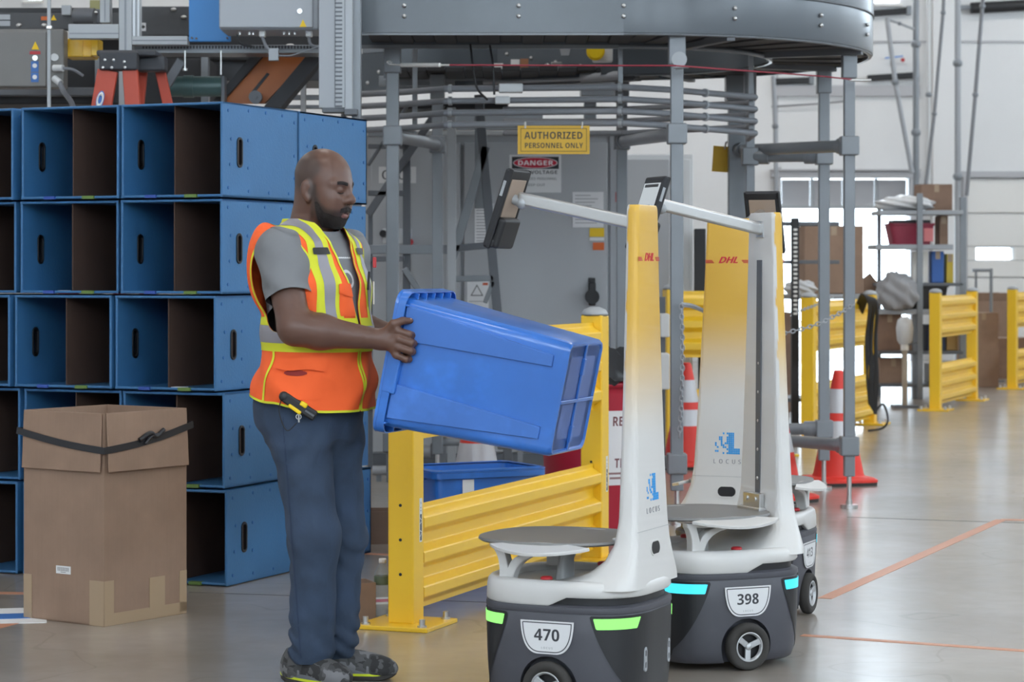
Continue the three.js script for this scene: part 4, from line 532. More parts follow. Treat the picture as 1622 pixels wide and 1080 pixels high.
// ---------------------------------------------------------------- electrical cabinets behind the spiral
const paperMat = (lines, w = 128, hq = 160, head) => canvasMat(w, hq, (g) => { g.fillStyle = '#dededf'; g.fillRect(0, 0, w, hq); g.fillStyle = '#8d8d90'; for (let i = 0; i < lines; i++) g.fillRect(10, 14 + i * (hq - 20) / lines, (w - 20) * (0.6 + 0.4 * ((i * 37 % 10) / 10)), 3); if (head) head(g, w, hq); });
{
  const D = 16.6, o = built('electrical_cabinet', 'wide grey electrical cabinet with danger sign and papers on its doors', 'cabinet'), fl = (y) => Math.min(y, 430 + F * EYE / D - 1);
  part('body', pbox(578, 212, 978, 736, D, 0.7, 0.01), mats.cabinet, o); part('door', pbox(588, 226, 729, 716, D - 0.03, 0.03, 0.006), mats.cabinet, o); part('door', pbox(735, 226, 962, 716, D - 0.03, 0.03, 0.006), mats.cabinet, o); part('side_strip', pbox(966, 216, 978, 730, D - 0.02, 0.03, 0.004), mats.steelLight, o);
  part('top_trim', pbox(576, 207, 980, 214, D - 0.03, 0.74, 0.004), mats.cabinetLight, o); part('plinth', pbox(582, 718, 974, 742, D - 0.01, 0.68), mats.steelDark, o);
  const h0 = at(938, 470, D - 0.08); part('disconnect_handle', [bx(0.05, 0.16, 0.03, h0.x, h0.y + 0.02, h0.z, 0.01), disc(0.05, 0.05, h0.x, h0.y, h0.z, 'z'), pbox(932, 440, 943, 460, D - 0.05, 0.02, 0.004)], mats.black, o, 'black disconnect handle');
  const dan = canvasMat(256, 256, (g, w) => { g.fillStyle = '#dcdcdc'; g.fillRect(0, 0, w, w); g.fillStyle = '#26262a'; g.fillRect(12, 14, 232, 82); g.fillStyle = '#c21d38'; g.beginPath(); g.ellipse(128, 55, 108, 36, 0, 0, 7); g.fill(); g.strokeStyle = '#e8e8e8'; g.lineWidth = 4; g.stroke(); g.fillStyle = '#f0f0f0'; g.font = 'bold 44px sans-serif'; g.textAlign = 'center'; g.fillText('DANGER', 128, 71); g.fillStyle = '#58585c'; g.font = 'bold 34px sans-serif'; g.fillText('HIGH VOLTAGE', 128, 130, 220); g.font = '22px sans-serif'; g.fillText('AUTHORIZED PERSONNEL', 128, 170, 214); g.fillText('KEEP OUT', 128, 212); });
  part('danger_sign', uv01(pbox(807, 245, 889, 305, D - 0.034, 0.004)), dan, o, 'white sign reading DANGER in a red oval');
  part('paper', uv01(pbox(752, 322, 782, 388, D - 0.034, 0.003)), paperMat(12), o); part('paper', uv01(pbox(907, 304, 956, 360, D - 0.034, 0.003)), paperMat(9), o); part('paper', uv01(pbox(740, 446, 774, 492, D - 0.034, 0.003)), paperMat(3, 128, 160, (g) => { g.fillStyle = '#dededf'; g.fillRect(0, 0, 128, 90); g.strokeStyle = '#555'; g.lineWidth = 5; g.beginPath(); g.moveTo(58, 20); g.lineTo(92, 76); g.lineTo(24, 76); g.closePath(); g.stroke(); g.fillStyle = '#c0502a'; g.fillRect(92, 6, 32, 14); }), o);
  part('sticker', pbox(934, 361, 957, 375, D - 0.036, 0.004), mats.yellowLabel, o, 'yellow sticker'); part('sticker', pbox(934, 376, 957, 381, D - 0.036, 0.004), mats.paper, o); part('sticker', pbox(939, 384, 957, 396, D - 0.036, 0.004), mat('#d2652a', 0.6), o, 'orange sticker');
  const num = canvasMat(160, 80, (g) => { g.fillStyle = '#dcdcdc'; g.fillRect(0, 0, 160, 80); g.fillStyle = '#3a3a3c'; g.font = '62px sans-serif'; g.textAlign = 'center'; g.fillText('C001', 80, 62, 146); }); part('number_label', uv01(pbox(600, 264, 659, 290, D - 0.034, 0.004)), num, o, 'white label with black number');
  part('control_buttons', [pbox(606, 362, 652, 386, D - 0.04, 0.03, 0.004)], mats.cabinetLight, o); const bl = at(645, 371, D - 0.06), rd = at(650, 383, D - 0.06); part('push_button', disc(0.025, 0.04, bl.x, bl.y, bl.z, 'z'), mat('#2a7fd0', 0.4), o, 'blue push button'); part('push_button', disc(0.022, 0.04, rd.x, rd.y, rd.z, 'z'), mats.red, o, 'red push button'); const bk = at(607, 370, D - 0.06); part('push_button', disc(0.025, 0.05, bk.x, bk.y, bk.z, 'z'), mats.black, o);
}
{
  const o = built('electrical_cabinet', 'narrow pale grey cabinet standing right of the wide electrical cabinet', 'cabinet'), D = 17.95; part('body', pbox(984, 244, 1098, 725, D, 0.5, 0.01), mats.cabinetLight, o); part('door', pbox(990, 252, 1060, 716, D - 0.02, 0.03, 0.005), mats.cabinet, o); part('side_panel', pbox(1064, 252, 1094, 716, D - 0.015, 0.02, 0.005), mats.cabinetLight, o); part('indicator', pbox(975, 304, 980, 320, 16.4, 0.04, 0.004), mats.red, o, 'red indicator strip'); part('door_handle', pbox(1052, 455, 1057, 500, D - 0.05, 0.04, 0.005), mats.black, o);
}
{
  const o = built('caution_sign', 'yellow AUTHORIZED PERSONNEL ONLY sign hanging below the guide tubes', 'sign'), m = canvasMat(456, 180, (g, w, hq) => { g.fillStyle = '#cfa32a'; g.fillRect(0, 0, w, hq); g.strokeStyle = '#6b5720'; g.lineWidth = 4; g.strokeRect(20, 18, w - 40, hq - 36); g.fillStyle = '#3f3a2c'; g.textAlign = 'center'; g.font = 'bold 62px sans-serif'; g.fillText('AUTHORIZED', w / 2, 84, 372); g.font = 'bold 46px sans-serif'; g.fillText('PERSONNEL ONLY', w / 2, 142, 372); });
  part('plate', uv01(pbox(820, 199, 934, 244, 13.0, 0.006)), m, o); part('zip_tie', [rod(at(832, 194, 13.05), at(832, 202, 12.99), 0.005), rod(at(922, 194, 13.05), at(922, 202, 12.99), 0.005)], mats.white, o);
}
{
  const o = built('rolling_ladder', 'dark grey warehouse ladder with slanted legs standing before the wide cabinet', 'ladder'), D = 15.9; const b = (x0, y0, x1, y1, w = 0.06, dz = 0) => beam(at(x0, y0, D + dz), at(x1, y1, D + dz), w, 0.04, 0.005, V(0, 0, 1));
  part('rail', b(758, 150, 790, 520), mats.steelDark, o); part('rail', b(770, 232, 716, 410), mats.steel, o); part('rail', b(716, 410, 700, 740, 0.05, 0.1), mats.steel, o); part('rail', b(790, 520, 806, 742), mats.steelDark, o); part('rung', b(714, 394, 776, 388, 0.045), mats.steelDark, o); part('rung', b(712, 442, 782, 440, 0.04), mats.steel, o); part('brace', b(782, 445, 768, 480, 0.03), mats.steel, o); part('rung', b(708, 560, 792, 560, 0.04), mats.steel, o);
}
{
  const o = built('service_stair', 'dark steel stair frame standing behind the first spiral leg', 'stair'), D = 15.7, b = (x0, y0, x1, y1, w = 0.05, dz = 0) => beam(at(x0, y0, D + dz), at(x1, y1, D + dz), w, 0.04, 0.005, V(0, 0, 1));
  part('upright', [pbox(638, 205, 650, 742, 15.72, 0.06, 0.004)], mats.steelDark, o); part('upright', [pbox(708, 170, 722, 742, 15.6, 0.06, 0.004)], mats.aluMatt, o); part('stringer', b(583, 340, 700, 165), mats.steelDark, o); part('stringer', b(583, 262, 650, 160, 0.02), mats.steelDark, o); part('tread', b(583, 306, 640, 306, 0.035), mats.steelDark, o); part('tread', b(583, 212, 660, 212, 0.04), mats.steel, o); part('tread', b(583, 232, 640, 232, 0.03), mats.steelDark, o); part('tread', b(578, 395, 720, 395, 0.06), mats.steel, o); part('tread', b(578, 410, 640, 410, 0.035), mats.steelDark, o); part('brace', b(640, 425, 690, 500, 0.04), mats.steel, o); part('tread', b(585, 640, 712, 636, 0.06), mats.steel, o); part('upright', [pbox(583, 330, 590, 742, 15.75, 0.04)], mats.steelDark, o);
}
{
  const o = built('pipe_manifold', 'grey pipes and valve blocks near the floor behind the small blue tote', 'pipes'), D = 15.3; part('pipe', rod(at(640, 715, D), at(690, 715, D), 0.04), mats.steelLight, o); part('pipe', rod(at(700, 700, D), at(840, 700, D), 0.025), mats.steel, o); part('pipe', rod(at(590, 745, D), at(720, 745, D), 0.03), mats.steelLight, o); part('valve', pbox(788, 694, 806, 712, D - 0.05, 0.08, 0.01), mats.steelDark, o); part('valve', pbox(682, 702, 694, 728, D - 0.05, 0.08, 0.01), mats.steelDark, o); for (const [a, b, c, e] of [[660, 715, 668, 763], [820, 700, 828, 763], [596, 745, 604, 763]]) part('stand', pbox(a, b, c, e, D, 0.05), mats.steel, o);
}
{
  const o = built('yellow_sheet', 'plain yellow sheet hanging high behind the far spiral legs', 'sheet'); part('sheet', spun(bx(0.115, 0.165, 0.01), 0, 0, R(-4), ...at(1143, 252, 15.4).toArray()), mat('#d8ab2e', 0.6), o); part('hook', [rod(at(1148, 236, 15.4), at(1150, 225, 15.38), 0.006), rod(at(1150, 225, 15.38), at(1160, 225, 15.36), 0.006)], mats.chrome, o);
}
// ---------------------------------------------------------------- chains between posts
function chain(pts, label, m = mats.steelLight) {
  const c = new THREE.CatmullRomCurve3(pts, false, 'centripetal'), L = c.getLength(), n = Math.round(L / 0.027), link = new THREE.TorusGeometry(0.0105, 0.0036, 6, 10).scale(1.5, 1, 1), out = [];
  for (let i = 0; i < n; i++) { const t = (i + 0.5) / n, p = c.getPointAt(t), d = c.getTangentAt(t), q = new THREE.Quaternion().setFromUnitVectors(V(1, 0, 0), d).multiply(new THREE.Quaternion().setFromAxisAngle(V(1, 0, 0), (i % 2) * PI / 2)); out.push(flat(link.clone()).applyQuaternion(q).translate(p.x, p.y, p.z)); }
  return solo('chain', out, m, label, 'chain');
}
chain([at(1079, 482, 12.62), at(1081, 560, 12.62), at(1079, 640, 12.62), at(1076, 692, 12.62)], 'steel chain hanging straight down along a square spiral leg').userData.kind = 'stuff';
chain([at(1080, 482, 12.6), at(1105, 488, 13.6), at(1180, 525, 15.0)], 'short steel chain running back from the chained leg');
chain([at(1225, 532, 13.2), at(1290, 515, 13.3), at(1330, 496, 13.4), at(1352, 482, 13.5)], 'steel chain slung between the 398 mast and the last spiral leg');
chain([at(1262, 494, 18.6), at(1300, 480, 18.9), at(1320, 470, 19.1)], 'short steel chain lying over the post of the cable draped barrier');

// ---------------------------------------------------------------- conveyor works above the blue bins
const mach = (name, label, cat) => built(name, label, cat);
{
  const o = mach('belt_conveyor', 'dark grey belt conveyor running along the upper left above the bins', 'conveyor'), D = 13.4;
  part('side_frame', pbox(-40, 20, 196, 47, D, 0.08, 0.006), mats.darkPanel, o); part('side_frame', pbox(218, 10, 302, 57, D - 0.1, 0.1, 0.006), mats.darkPanel, o); part('belt', pbox(-40, 12, 320, 22, D + 0.05, 0.6, 0.01), mats.darkMachine, o); part('lower_bed', pbox(-40, 92, 330, 165, D + 0.1, 0.5, 0.01), mats.darkMachine, o); part('return_guard', pbox(-40, 138, 160, 152, D, 0.08, 0.01), mats.steelDark, o); part('under_frame', pbox(-40, 172, 40, 190, D, 0.1, 0.01), mats.steel, o); for (const x of [-34, 150, 318]) part('leg', pbox(x, 90, x + 12, 809, D + 0.02, 0.07, 0.004), mats.steel, o);
  part('motor', [rod(at(118, 26, D - 0.1), at(150, 26, D - 0.12), 0.045), pbox(128, 14, 158, 38, D - 0.08, 0.05, 0.01)], mats.steelDark, o); part('bracket', pbox(97, 8, 112, 24, D - 0.03, 0.04, 0.004), mats.steelLight, o); part('bracket', pbox(142, 0, 158, 36, D - 0.04, 0.04, 0.004), mat('#8f8b5e', 0.6), o);
  part('sticker', pbox(-4, 23, 16, 31, D - 0.004, 0.004), mats.steelLight, o); part('sticker', pbox(-4, 33, 16, 41, D - 0.004, 0.004), mats.steelLight, o); part('sticker', pbox(65, 26, 75, 32, D - 0.004, 0.004), mat('#c2622a', 0.6), o, 'orange sticker'); part('sticker', (() => { const p = at(85, 28, D - 0.003); return ext(shape([[-0.016, -0.014], [0.016, -0.014], [0, 0.016]]), 0.004).translate(p.x, p.y, p.z); })(), mats.yellowLabel, o, 'yellow triangle');
  const ar = canvasMat(64, 80, (g) => { g.fillStyle = '#c9c9cb'; g.fillRect(0, 0, 64, 80); g.fillStyle = '#333'; g.beginPath(); g.moveTo(60, 40); g.lineTo(34, 16); g.lineTo(34, 30); g.lineTo(6, 30); g.lineTo(14, 40); g.lineTo(6, 50); g.lineTo(34, 50); g.lineTo(34, 64); g.fill(); }); part('arrow_sticker', uv01(pbox(220, 36, 231, 49, D - 0.106, 0.004)), ar, o, 'white sticker with black arrow'); for (const [x, y] of [[275, 15], [291, 27], [150, 20], [30, 40], [70, 40]]) { const p = at(x, y, D - 0.11); part('bolt', ball(0.014, p.x, p.y, p.z, 1.2, 0.8, 1, 10), mats.chrome, o); }
}
{
  const o = mach('control_box', 'grey control box with warning stickers at the left end of the conveyor', 'cabinet'), D = 12.6; part('body', pbox(-40, 46, 101, 139, D, 0.12, 0.008), mats.boxGrey, o); part('door', pbox(-40, 50, 73, 137, D - 0.02, 0.03, 0.006), mats.boxGrey, o);
  const tri = at(56, 73, D - 0.022); part('sticker', ext(shape([[-0.02, -0.018], [0.02, -0.018], [0, 0.024]]), 0.003).translate(tri.x, tri.y, tri.z), mats.yellowLabel, o, 'yellow triangle sticker'); part('sticker', pbox(47, 81, 64, 86, D - 0.023, 0.004), mats.red, o, 'red sticker'); part('sticker', pbox(49, 97, 61, 114, D - 0.023, 0.004), mats.blueSign, o, 'blue sticker'); part('sticker', pbox(49, 115, 61, 130, D - 0.023, 0.004), mats.blueSign, o, 'blue sticker'); part('sticker_print', [disc(0.012, 0.003, ...at(55, 104, D - 0.026).toArray(), 'z'), disc(0.012, 0.003, ...at(55, 122, D - 0.026).toArray(), 'z')], mats.paper, o); const l = at(56, 92, D - 0.03); part('lock', disc(0.014, 0.02, l.x, l.y, l.z, 'z'), mats.chrome, o);
  part('cable_gland', [rod(at(85, 108, D - 0.03), at(100, 108, D - 0.05), 0.018), rod(at(86, 124, D - 0.03), at(96, 132, D - 0.06), 0.018), disc(0.02, 0.03, ...at(87, 91, D).toArray(), 'z')], mats.cabinetLight, o); part('cable', [tube([at(98, 108, D - 0.05), at(115, 110, D - 0.02), at(132, 120, D)], 0.008), tube([at(94, 130, D - 0.06), at(101, 145, D - 0.06), at(113, 162, D - 0.02), at(120, 185, D)], 0.014)], mats.cable, o);
}
{
  const o = mach('hanger_rod', 'slim vertical grey rod passing in front of the grey control box', 'rod'); part('rod', pbox(74.5, -30, 80, 200, 12.35, 0.018, 0.003), mats.aluMatt, o); part('clip', pbox(73, 40, 82, 46, 12.34, 0.03, 0.004), mats.chrome, o);
}
{
  const o = mach('guard_cover', 'bright yellow sheet metal guard cover beneath the aluminium frame', 'guard'); part('cover', [pbox(102, 61, 145, 90, 12.75, 0.2, 0.006), pbox(144, 61, 155, 88, 12.72, 0.16, 0.004)], mats.yellow, o); part('fold', pbox(129, 64, 131, 88, 12.74, 0.01), mats.yellow, o);
}
{
  const o = mach('aluminium_frame', 'pale slotted aluminium profile frame holding the blue cover panel', 'frame'), D = 12.5; const slot = (x0, y0, x1, y1, d = D) => part('groove', pbox(x0, y0, x1, y1, d - 0.002, 0.003), mats.steel, o);
  part('upright', pbox(188, -40, 209, 836, D, 0.08, 0.004), mats.aluMatt, o); part('upright', pbox(209, -40, 221, 60, D + 0.02, 0.08, 0.004), mats.alu, o); part('upright', pbox(158, -30, 174, 36, D + 0.05, 0.08, 0.004), mats.aluMatt, o); part('crossbar', pbox(108, 38, 188, 61, D - 0.01, 0.08, 0.004), mats.aluMatt, o); part('crossbar', pbox(209, 57, 297, 71, D, 0.08, 0.004), mats.aluMatt, o); slot(197, -40, 200, 830); part('crossbar', pbox(209, -34, 556, -10, D + 0.14, 0.08, 0.004), mats.aluMatt, o); slot(214, -40, 216, 58); slot(110, 44, 188, 46); slot(110, 52, 188, 54, D - 0.01); slot(210, 63, 296, 65); slot(165, -30, 167, 34);
}
{
  const o = mach('cover_panel', 'light blue flat cover panel left of the pale control cabinet', 'panel'); part('panel', pbox(299, -40, 365, 66, 12.5, 0.03, 0.006), mats.bluePanel, o); for (const [x, y] of [[304, 60], [311, 61], [360, 60]]) part('screw', disc(0.006, 0.01, ...at(x, y, 12.495).toArray(), 'z', 10), mats.steelDark, o);
}
{
  const o = mach('control_cabinet', 'pale grey control cabinet with yellow warning triangle above the inclined belt', 'cabinet'), D = 12.1; part('body', pbox(347, -50, 505, 47, D, 0.35, 0.012), mats.boxLight, o); part('door', pbox(347, -50, 496, 44, D - 0.02, 0.025, 0.008), mats.boxLight, o); const l = at(475, 18, D - 0.025); part('lock', disc(0.013, 0.02, l.x, l.y, l.z, 'z'), mats.chrome, o); const t = at(480, 37, D - 0.021); part('sticker', ext(shape([[-0.018, -0.018], [0.018, -0.018], [0, 0.02]]), 0.003).translate(t.x, t.y, t.z), mats.yellowLabel, o, 'yellow triangle sticker');
  for (const x of [380, 395, 401, 450, 458, 467]) part('cable_gland', rod(at(x, 47, D + 0.1), at(x, 55, D + 0.1), 0.009), mats.chrome, o); for (const [x, w] of [[415, 10], [489, 10]]) part('connector', pbox(x - w / 2, 46, x + w / 2, 58, D + 0.06, 0.05, 0.006), mats.white, o); part('cable', [tube([at(415, 57, D + 0.08), at(422, 74, D + 0.05), at(430, 84, D + 0.05)], 0.008), tube([at(489, 57, D + 0.08), at(492, 70, D + 0.06), at(505, 76, D + 0.06)], 0.008)], mats.cable, o); part('cable', tube([at(376, 54, D + 0.1), at(380, 68, D + 0.1), at(400, 74, D + 0.1)], 0.006), mats.cableBlack, o); part('switch_plate', pbox(425, 76, 441, 96, D + 0.02, 0.03, 0.004), mats.steelLight, o);
  part('wire_loop', tube([at(441, 88, D), at(460, 88, D), at(480, 82, D), at(505, 74, D)], 0.004, 30), mats.cable, o);
}
{
  const o = mach('cable_tray', 'perforated grey cable tray running under the cabinets with a row of slots', 'cable tray'), D = 12.64; part('tray', [pbox(212, 71, 506, 82, D, 0.2, 0.004), pbox(212, 80, 506, 84, D - 0.02, 0.24, 0.002)], mats.steel, o); const s = []; for (let x = 226; x < 500; x += 5) s.push(pbox(x, 72.5, x + 2, 77, D - 0.003, 0.004)); part('slots', s, mats.black, o).userData.kind = 'stuff'; part('hanger', [rod(at(293, 80, D - 0.02), at(293, 112, D - 0.02), 0.005), disc(0.014, 0.012, ...at(293, 110, D - 0.02).toArray())], mats.chrome, o); part('hanger', rod(at(350, 80, D - 0.02), at(350, 118, D - 0.02), 0.005), mats.chrome, o); part('arm', beam(at(264, 135, D), at(288, 95, D), 0.05, 0.03, 0.005, V(0, 0, 1)), mats.steelDark, o);
}
{
  const o = mach('inclined_conveyor', 'inclined conveyor with a worn orange belt between black side frames', 'conveyor'), D = 13.02, P = (x, y, dz = 0) => at(x, y, D + dz), quad = (pts, m, n, th = 0.05) => { const s = pts.map(([x, y]) => { const p = P(x, y); return [p.x, p.y]; }); return part(n, ext(shape(s), th).translate(0, 0, -D), m, o); };
  quad([[340, 162], [355, 162], [432, 76], [412, 76]], mats.darkMachine, 'side_frame', 0.16); quad([[352, 164], [420, 164], [505, 76], [430, 76]], mats.belt, 'belt', 0.06); quad([[420, 172], [448, 172], [508, 100], [508, 76], [500, 76]], mats.darkMachine, 'side_frame', 0.2); quad([[396, 150], [401, 152], [428, 118], [424, 116]], mats.black, 'belt_lacing', 0.075);
  const c = P(405, 154, -0.1); part('pulley', [disc(0.035, 0.05, c.x, c.y, c.z, 'z', 28), disc(0.012, 0.07, c.x, c.y, c.z, 'z', 16)], mats.steelDark, o); part('hook', [tube([P(452, 76, -0.15), P(455, 72, -0.15), P(464, 72, -0.15), P(467, 77, -0.15), P(462, 80, -0.15), P(459, 90, -0.15)], 0.007, 24)], mats.white, o);
}
{
  const o = mach('drum_motor', 'dark green drum motor lying between ladder and inclined belt', 'motor'), D = 12.9; part('drum', [rod(at(266, 137, D), at(352, 137, D), 0.055, 28), rod(at(291, 137, D), at(307, 137, D), 0.06, 28)], mats.drumGreen, o); part('bracket', [pbox(262, 120, 268, 165, D - 0.05, 0.1, 0.004), pbox(350, 120, 356, 165, D - 0.05, 0.1, 0.004)], mats.steelDark, o);
}
{
  const o = mach('slotted_post', 'pale vertical duct post with dark slots beside the spiral band', 'post'), D = 12.0; part('duct', pbox(505, -50, 531, 171, D, 0.08, 0.004), mats.boxLight, o); part('profile', [pbox(531, -50, 546, 171, D - 0.01, 0.08, 0.004), pbox(546, -50, 558, 178, D - 0.01, 0.08, 0.004)], mats.aluMatt, o); const s = []; for (let y = -44; y < 168; y += 6.8) s.push(pbox(531, y, 542, y + 2.6, D - 0.013, 0.005)); part('slots', s, mats.steelDark, o).userData.kind = 'stuff'; part('column', pbox(557, -50, 571, 851, D + 0.05, 0.1, 0.004), mats.steel, o); part('foot_bracket', [pbox(510, 170, 548, 178, D, 0.1, 0.004), pbox(545, 172, 566, 182, D - 0.02, 0.1, 0.004)], mats.steelDark, o);
}
{
  const o = mach('rear_machine_frame', 'dark machinery frame in the gap between ladder and spiral', 'machine'), D = 14.2; part('bed', pbox(335, 88, 560, 128, D + 0.02, 0.6, 0.01), mats.steelDark, o); part('rail', pbox(440, 150, 560, 158, D - 0.2, 0.05, 0.004), mats.steel, o); part('rail', pbox(440, 166, 560, 172, D - 0.2, 0.05, 0.004), mats.steel, o); part('panel', pbox(150, 46, 560, 96, D - 0.06, 0.05, 0.01), mats.darkMachine, o); part('upright', pbox(476, 120, 484, 200, D - 0.25, 0.05, 0.004), mats.aluMatt, o);
  part('leg', pbox(345, 118, 353, 780, D + 0.3, 0.06), mats.steelDark, o); part('leg', [pbox(540, 118, 548, 780, D + 0.3, 0.06)], mats.steelDark, o);
}
{
  // step ladder behind the bins: rails run down to the floor
  const o = mach('step_ladder', 'red fibreglass step ladder with black top cap standing behind the bins', 'ladder'), D = 12.0, fl = (x, d) => V((x - CX) / F * d, 0, -d);
  const cap = at(202, 96, D + 0.05), k = D / F; part('top_cap', [bx(60 * k, 30 * k, 0.09, at(189, 0, D).x, at(0, 97, D).y, -D, 0.012), bx(46 * k, 24 * k, 0.12, at(240, 0, D + 0.12).x, at(0, 98, D).y, -D - 0.14, 0.012)], mats.ladderBlack, o, 'black moulded top cap'); part('top_step', bx(0.30, 0.03, 0.2, cap.x, cap.y + 0.035, cap.z - 0.06, 0.01), mats.ladderBlack, o);
  for (const [x, y] of [[166, 95], [180, 95], [163, 107], [177, 107], [197, 98], [198, 107]]) part('rivet', ball(0.008, ...at(x, y, D - 0.048).toArray(), 1, 1, 0.5, 10), mats.chrome, o);
  const rail = (x0, y0, x1, d0, d1, w) => { const a = at(x0, y0, d0), b = V((x1 - CX) / F * d1, 0.0, -d1); return part('rail', beam(b, a, w, 0.04, 0.004, V(0, 0, 1)), mats.ladderRed, o); };
  rail(171, 112, 40, D, D - 0.1, 0.1); rail(206, 106, 262, D, D - 0.1, 0.075); rail(226, 104, 150, D + 0.22, D + 0.42, 0.055); rail(252, 104, 420, D + 0.22, D + 0.42, 0.05);
  for (let i = 1; i < 7; i++) { const t = i / 7.4, y = lerp(0, at(0, 110, D).y, 1 - t), xa = lerp(at(171, 0, D).x, (40 - CX) / F * 11.9, t), xb = lerp(at(206, 0, D).x, (262 - CX) / F * 11.9, t); part('step', bx(xb - xa, 0.03, 0.08, (xa + xb) / 2, y, -D + 0.05, 0.004), mats.aluMatt, o); }
  const lg = at(160, 152, D - 0.05); part('maker_badge', (() => { const g = flat(new THREE.CylinderGeometry(0.045, 0.045, 0.004, 28).rotateX(PI / 2).scale(0.42, 1, 1)); return spun(g, 0, 0, R(-14), lg.x, lg.y - 0.02, lg.z + 0.025); })(), mats.blueSign, o, 'blue oval badge');
  part('badge_ring', (() => { const g = flat(new THREE.TorusGeometry(0.03, 0.009, 8, 32).scale(0.42, 1, 1)); return spun(g, 0, 0, R(-14), lg.x, lg.y - 0.02, lg.z + 0.028); })(), mats.white, o);
}

// ---------------------------------------------------------------- work area along the far wall, right
carton(V(...at(1312, 0, 21.55).setY(at(0, 466, 21.2).y + 0.003).toArray()), R(4), 0.53, 0.60, 0.5, 'big brown carton standing on the bench behind the last spiral leg');
{
  const o = built('work_bench', 'long steel bench carrying the big brown carton behind the barrier', 'bench'), D = 21.2; part('bench_top', pbox(1228, 466, 1392, 474, D, 0.7, 0.01), mats.steelLight, o); for (const [x, d] of [[1236, D + 0.05], [1385, D + 0.05], [1236, D + 0.6], [1385, D + 0.6]]) { const p = at(x, 470, d); part('leg', bx(0.05, p.y, 0.05, p.x, p.y / 2, p.z), mats.steelDark, o); }
  part('lower_shelf', bx(0.85, 0.03, 0.6, at(1310, 0, D).x, 0.2, -D - 0.35), mats.steelDark, o);
}
carton(gnd(1250, 668).add(V(0, 0, -1.6)), R(6), 0.32, 0.95, 0.4, 'tall tan carton standing between mast and first background barrier', { m: mats.kraftDark });
{
  const o = built('storage_upright', 'black perforated rack upright with shelf beams beside the big carton', 'rack'), D = 20.6; part('post', pbox(1254, 345, 1266, 500, D, 0.08, 0.004), mats.black, o); part('post_foot', [pbox(1254, 500, 1266, 675, D, 0.08, 0.004)], mats.black, o); const s = []; for (let y = 362; y < 500; y += 7) s.push(pbox(1257, y, 1263, y + 3.4, D - 0.003, 0.005)); part('slots', s, mats.white, o).userData.kind = 'stuff'; part('beam', pbox(1240, 351, 1330, 358, D + 0.05, 0.06, 0.004), mats.steelDark, o); part('beam', pbox(1240, 412, 1330, 418, D + 0.05, 0.06, 0.004), mats.steelDark, o);
}
const bag = (p, sx, sy, sz, m, name, label, cat, sd = 1) => { let g = new THREE.SphereGeometry(1, 40, 24); const q = g.attributes.position; for (let i = 0; i < q.count; i++) { const x = q.getX(i), y = q.getY(i), z = q.getZ(i), w = 1 + 0.12 * Math.sin(x * 5 + sd) * Math.cos(z * 4 + sd * 2) + 0.07 * Math.sin(y * 9 + x * 7 + sd) + 0.04 * Math.sin(x * 17 + z * 13 + sd); q.setXYZ(i, x * w * sx, Math.max(y * w, -0.75) * sy + sy * 0.75, z * w * sz); } g.computeVertexNormals(); const o = thing(name, label, cat, p); part('body', flat(g), m, o); part('knot', flat(new THREE.ConeGeometry(0.05 * Math.min(1, sx * 4), sy * 0.3, 10).translate(0, sy * 1.75, 0)), m, o); return o; };
bag(at(1268, 472, 21.0).setY(at(0, 466, 21.2).y), 0.14, 0.07, 0.14, mats.bagClear, 'plastic_bag', 'pale plastic bag lying on the bench left of the big carton', 'bag', 2);
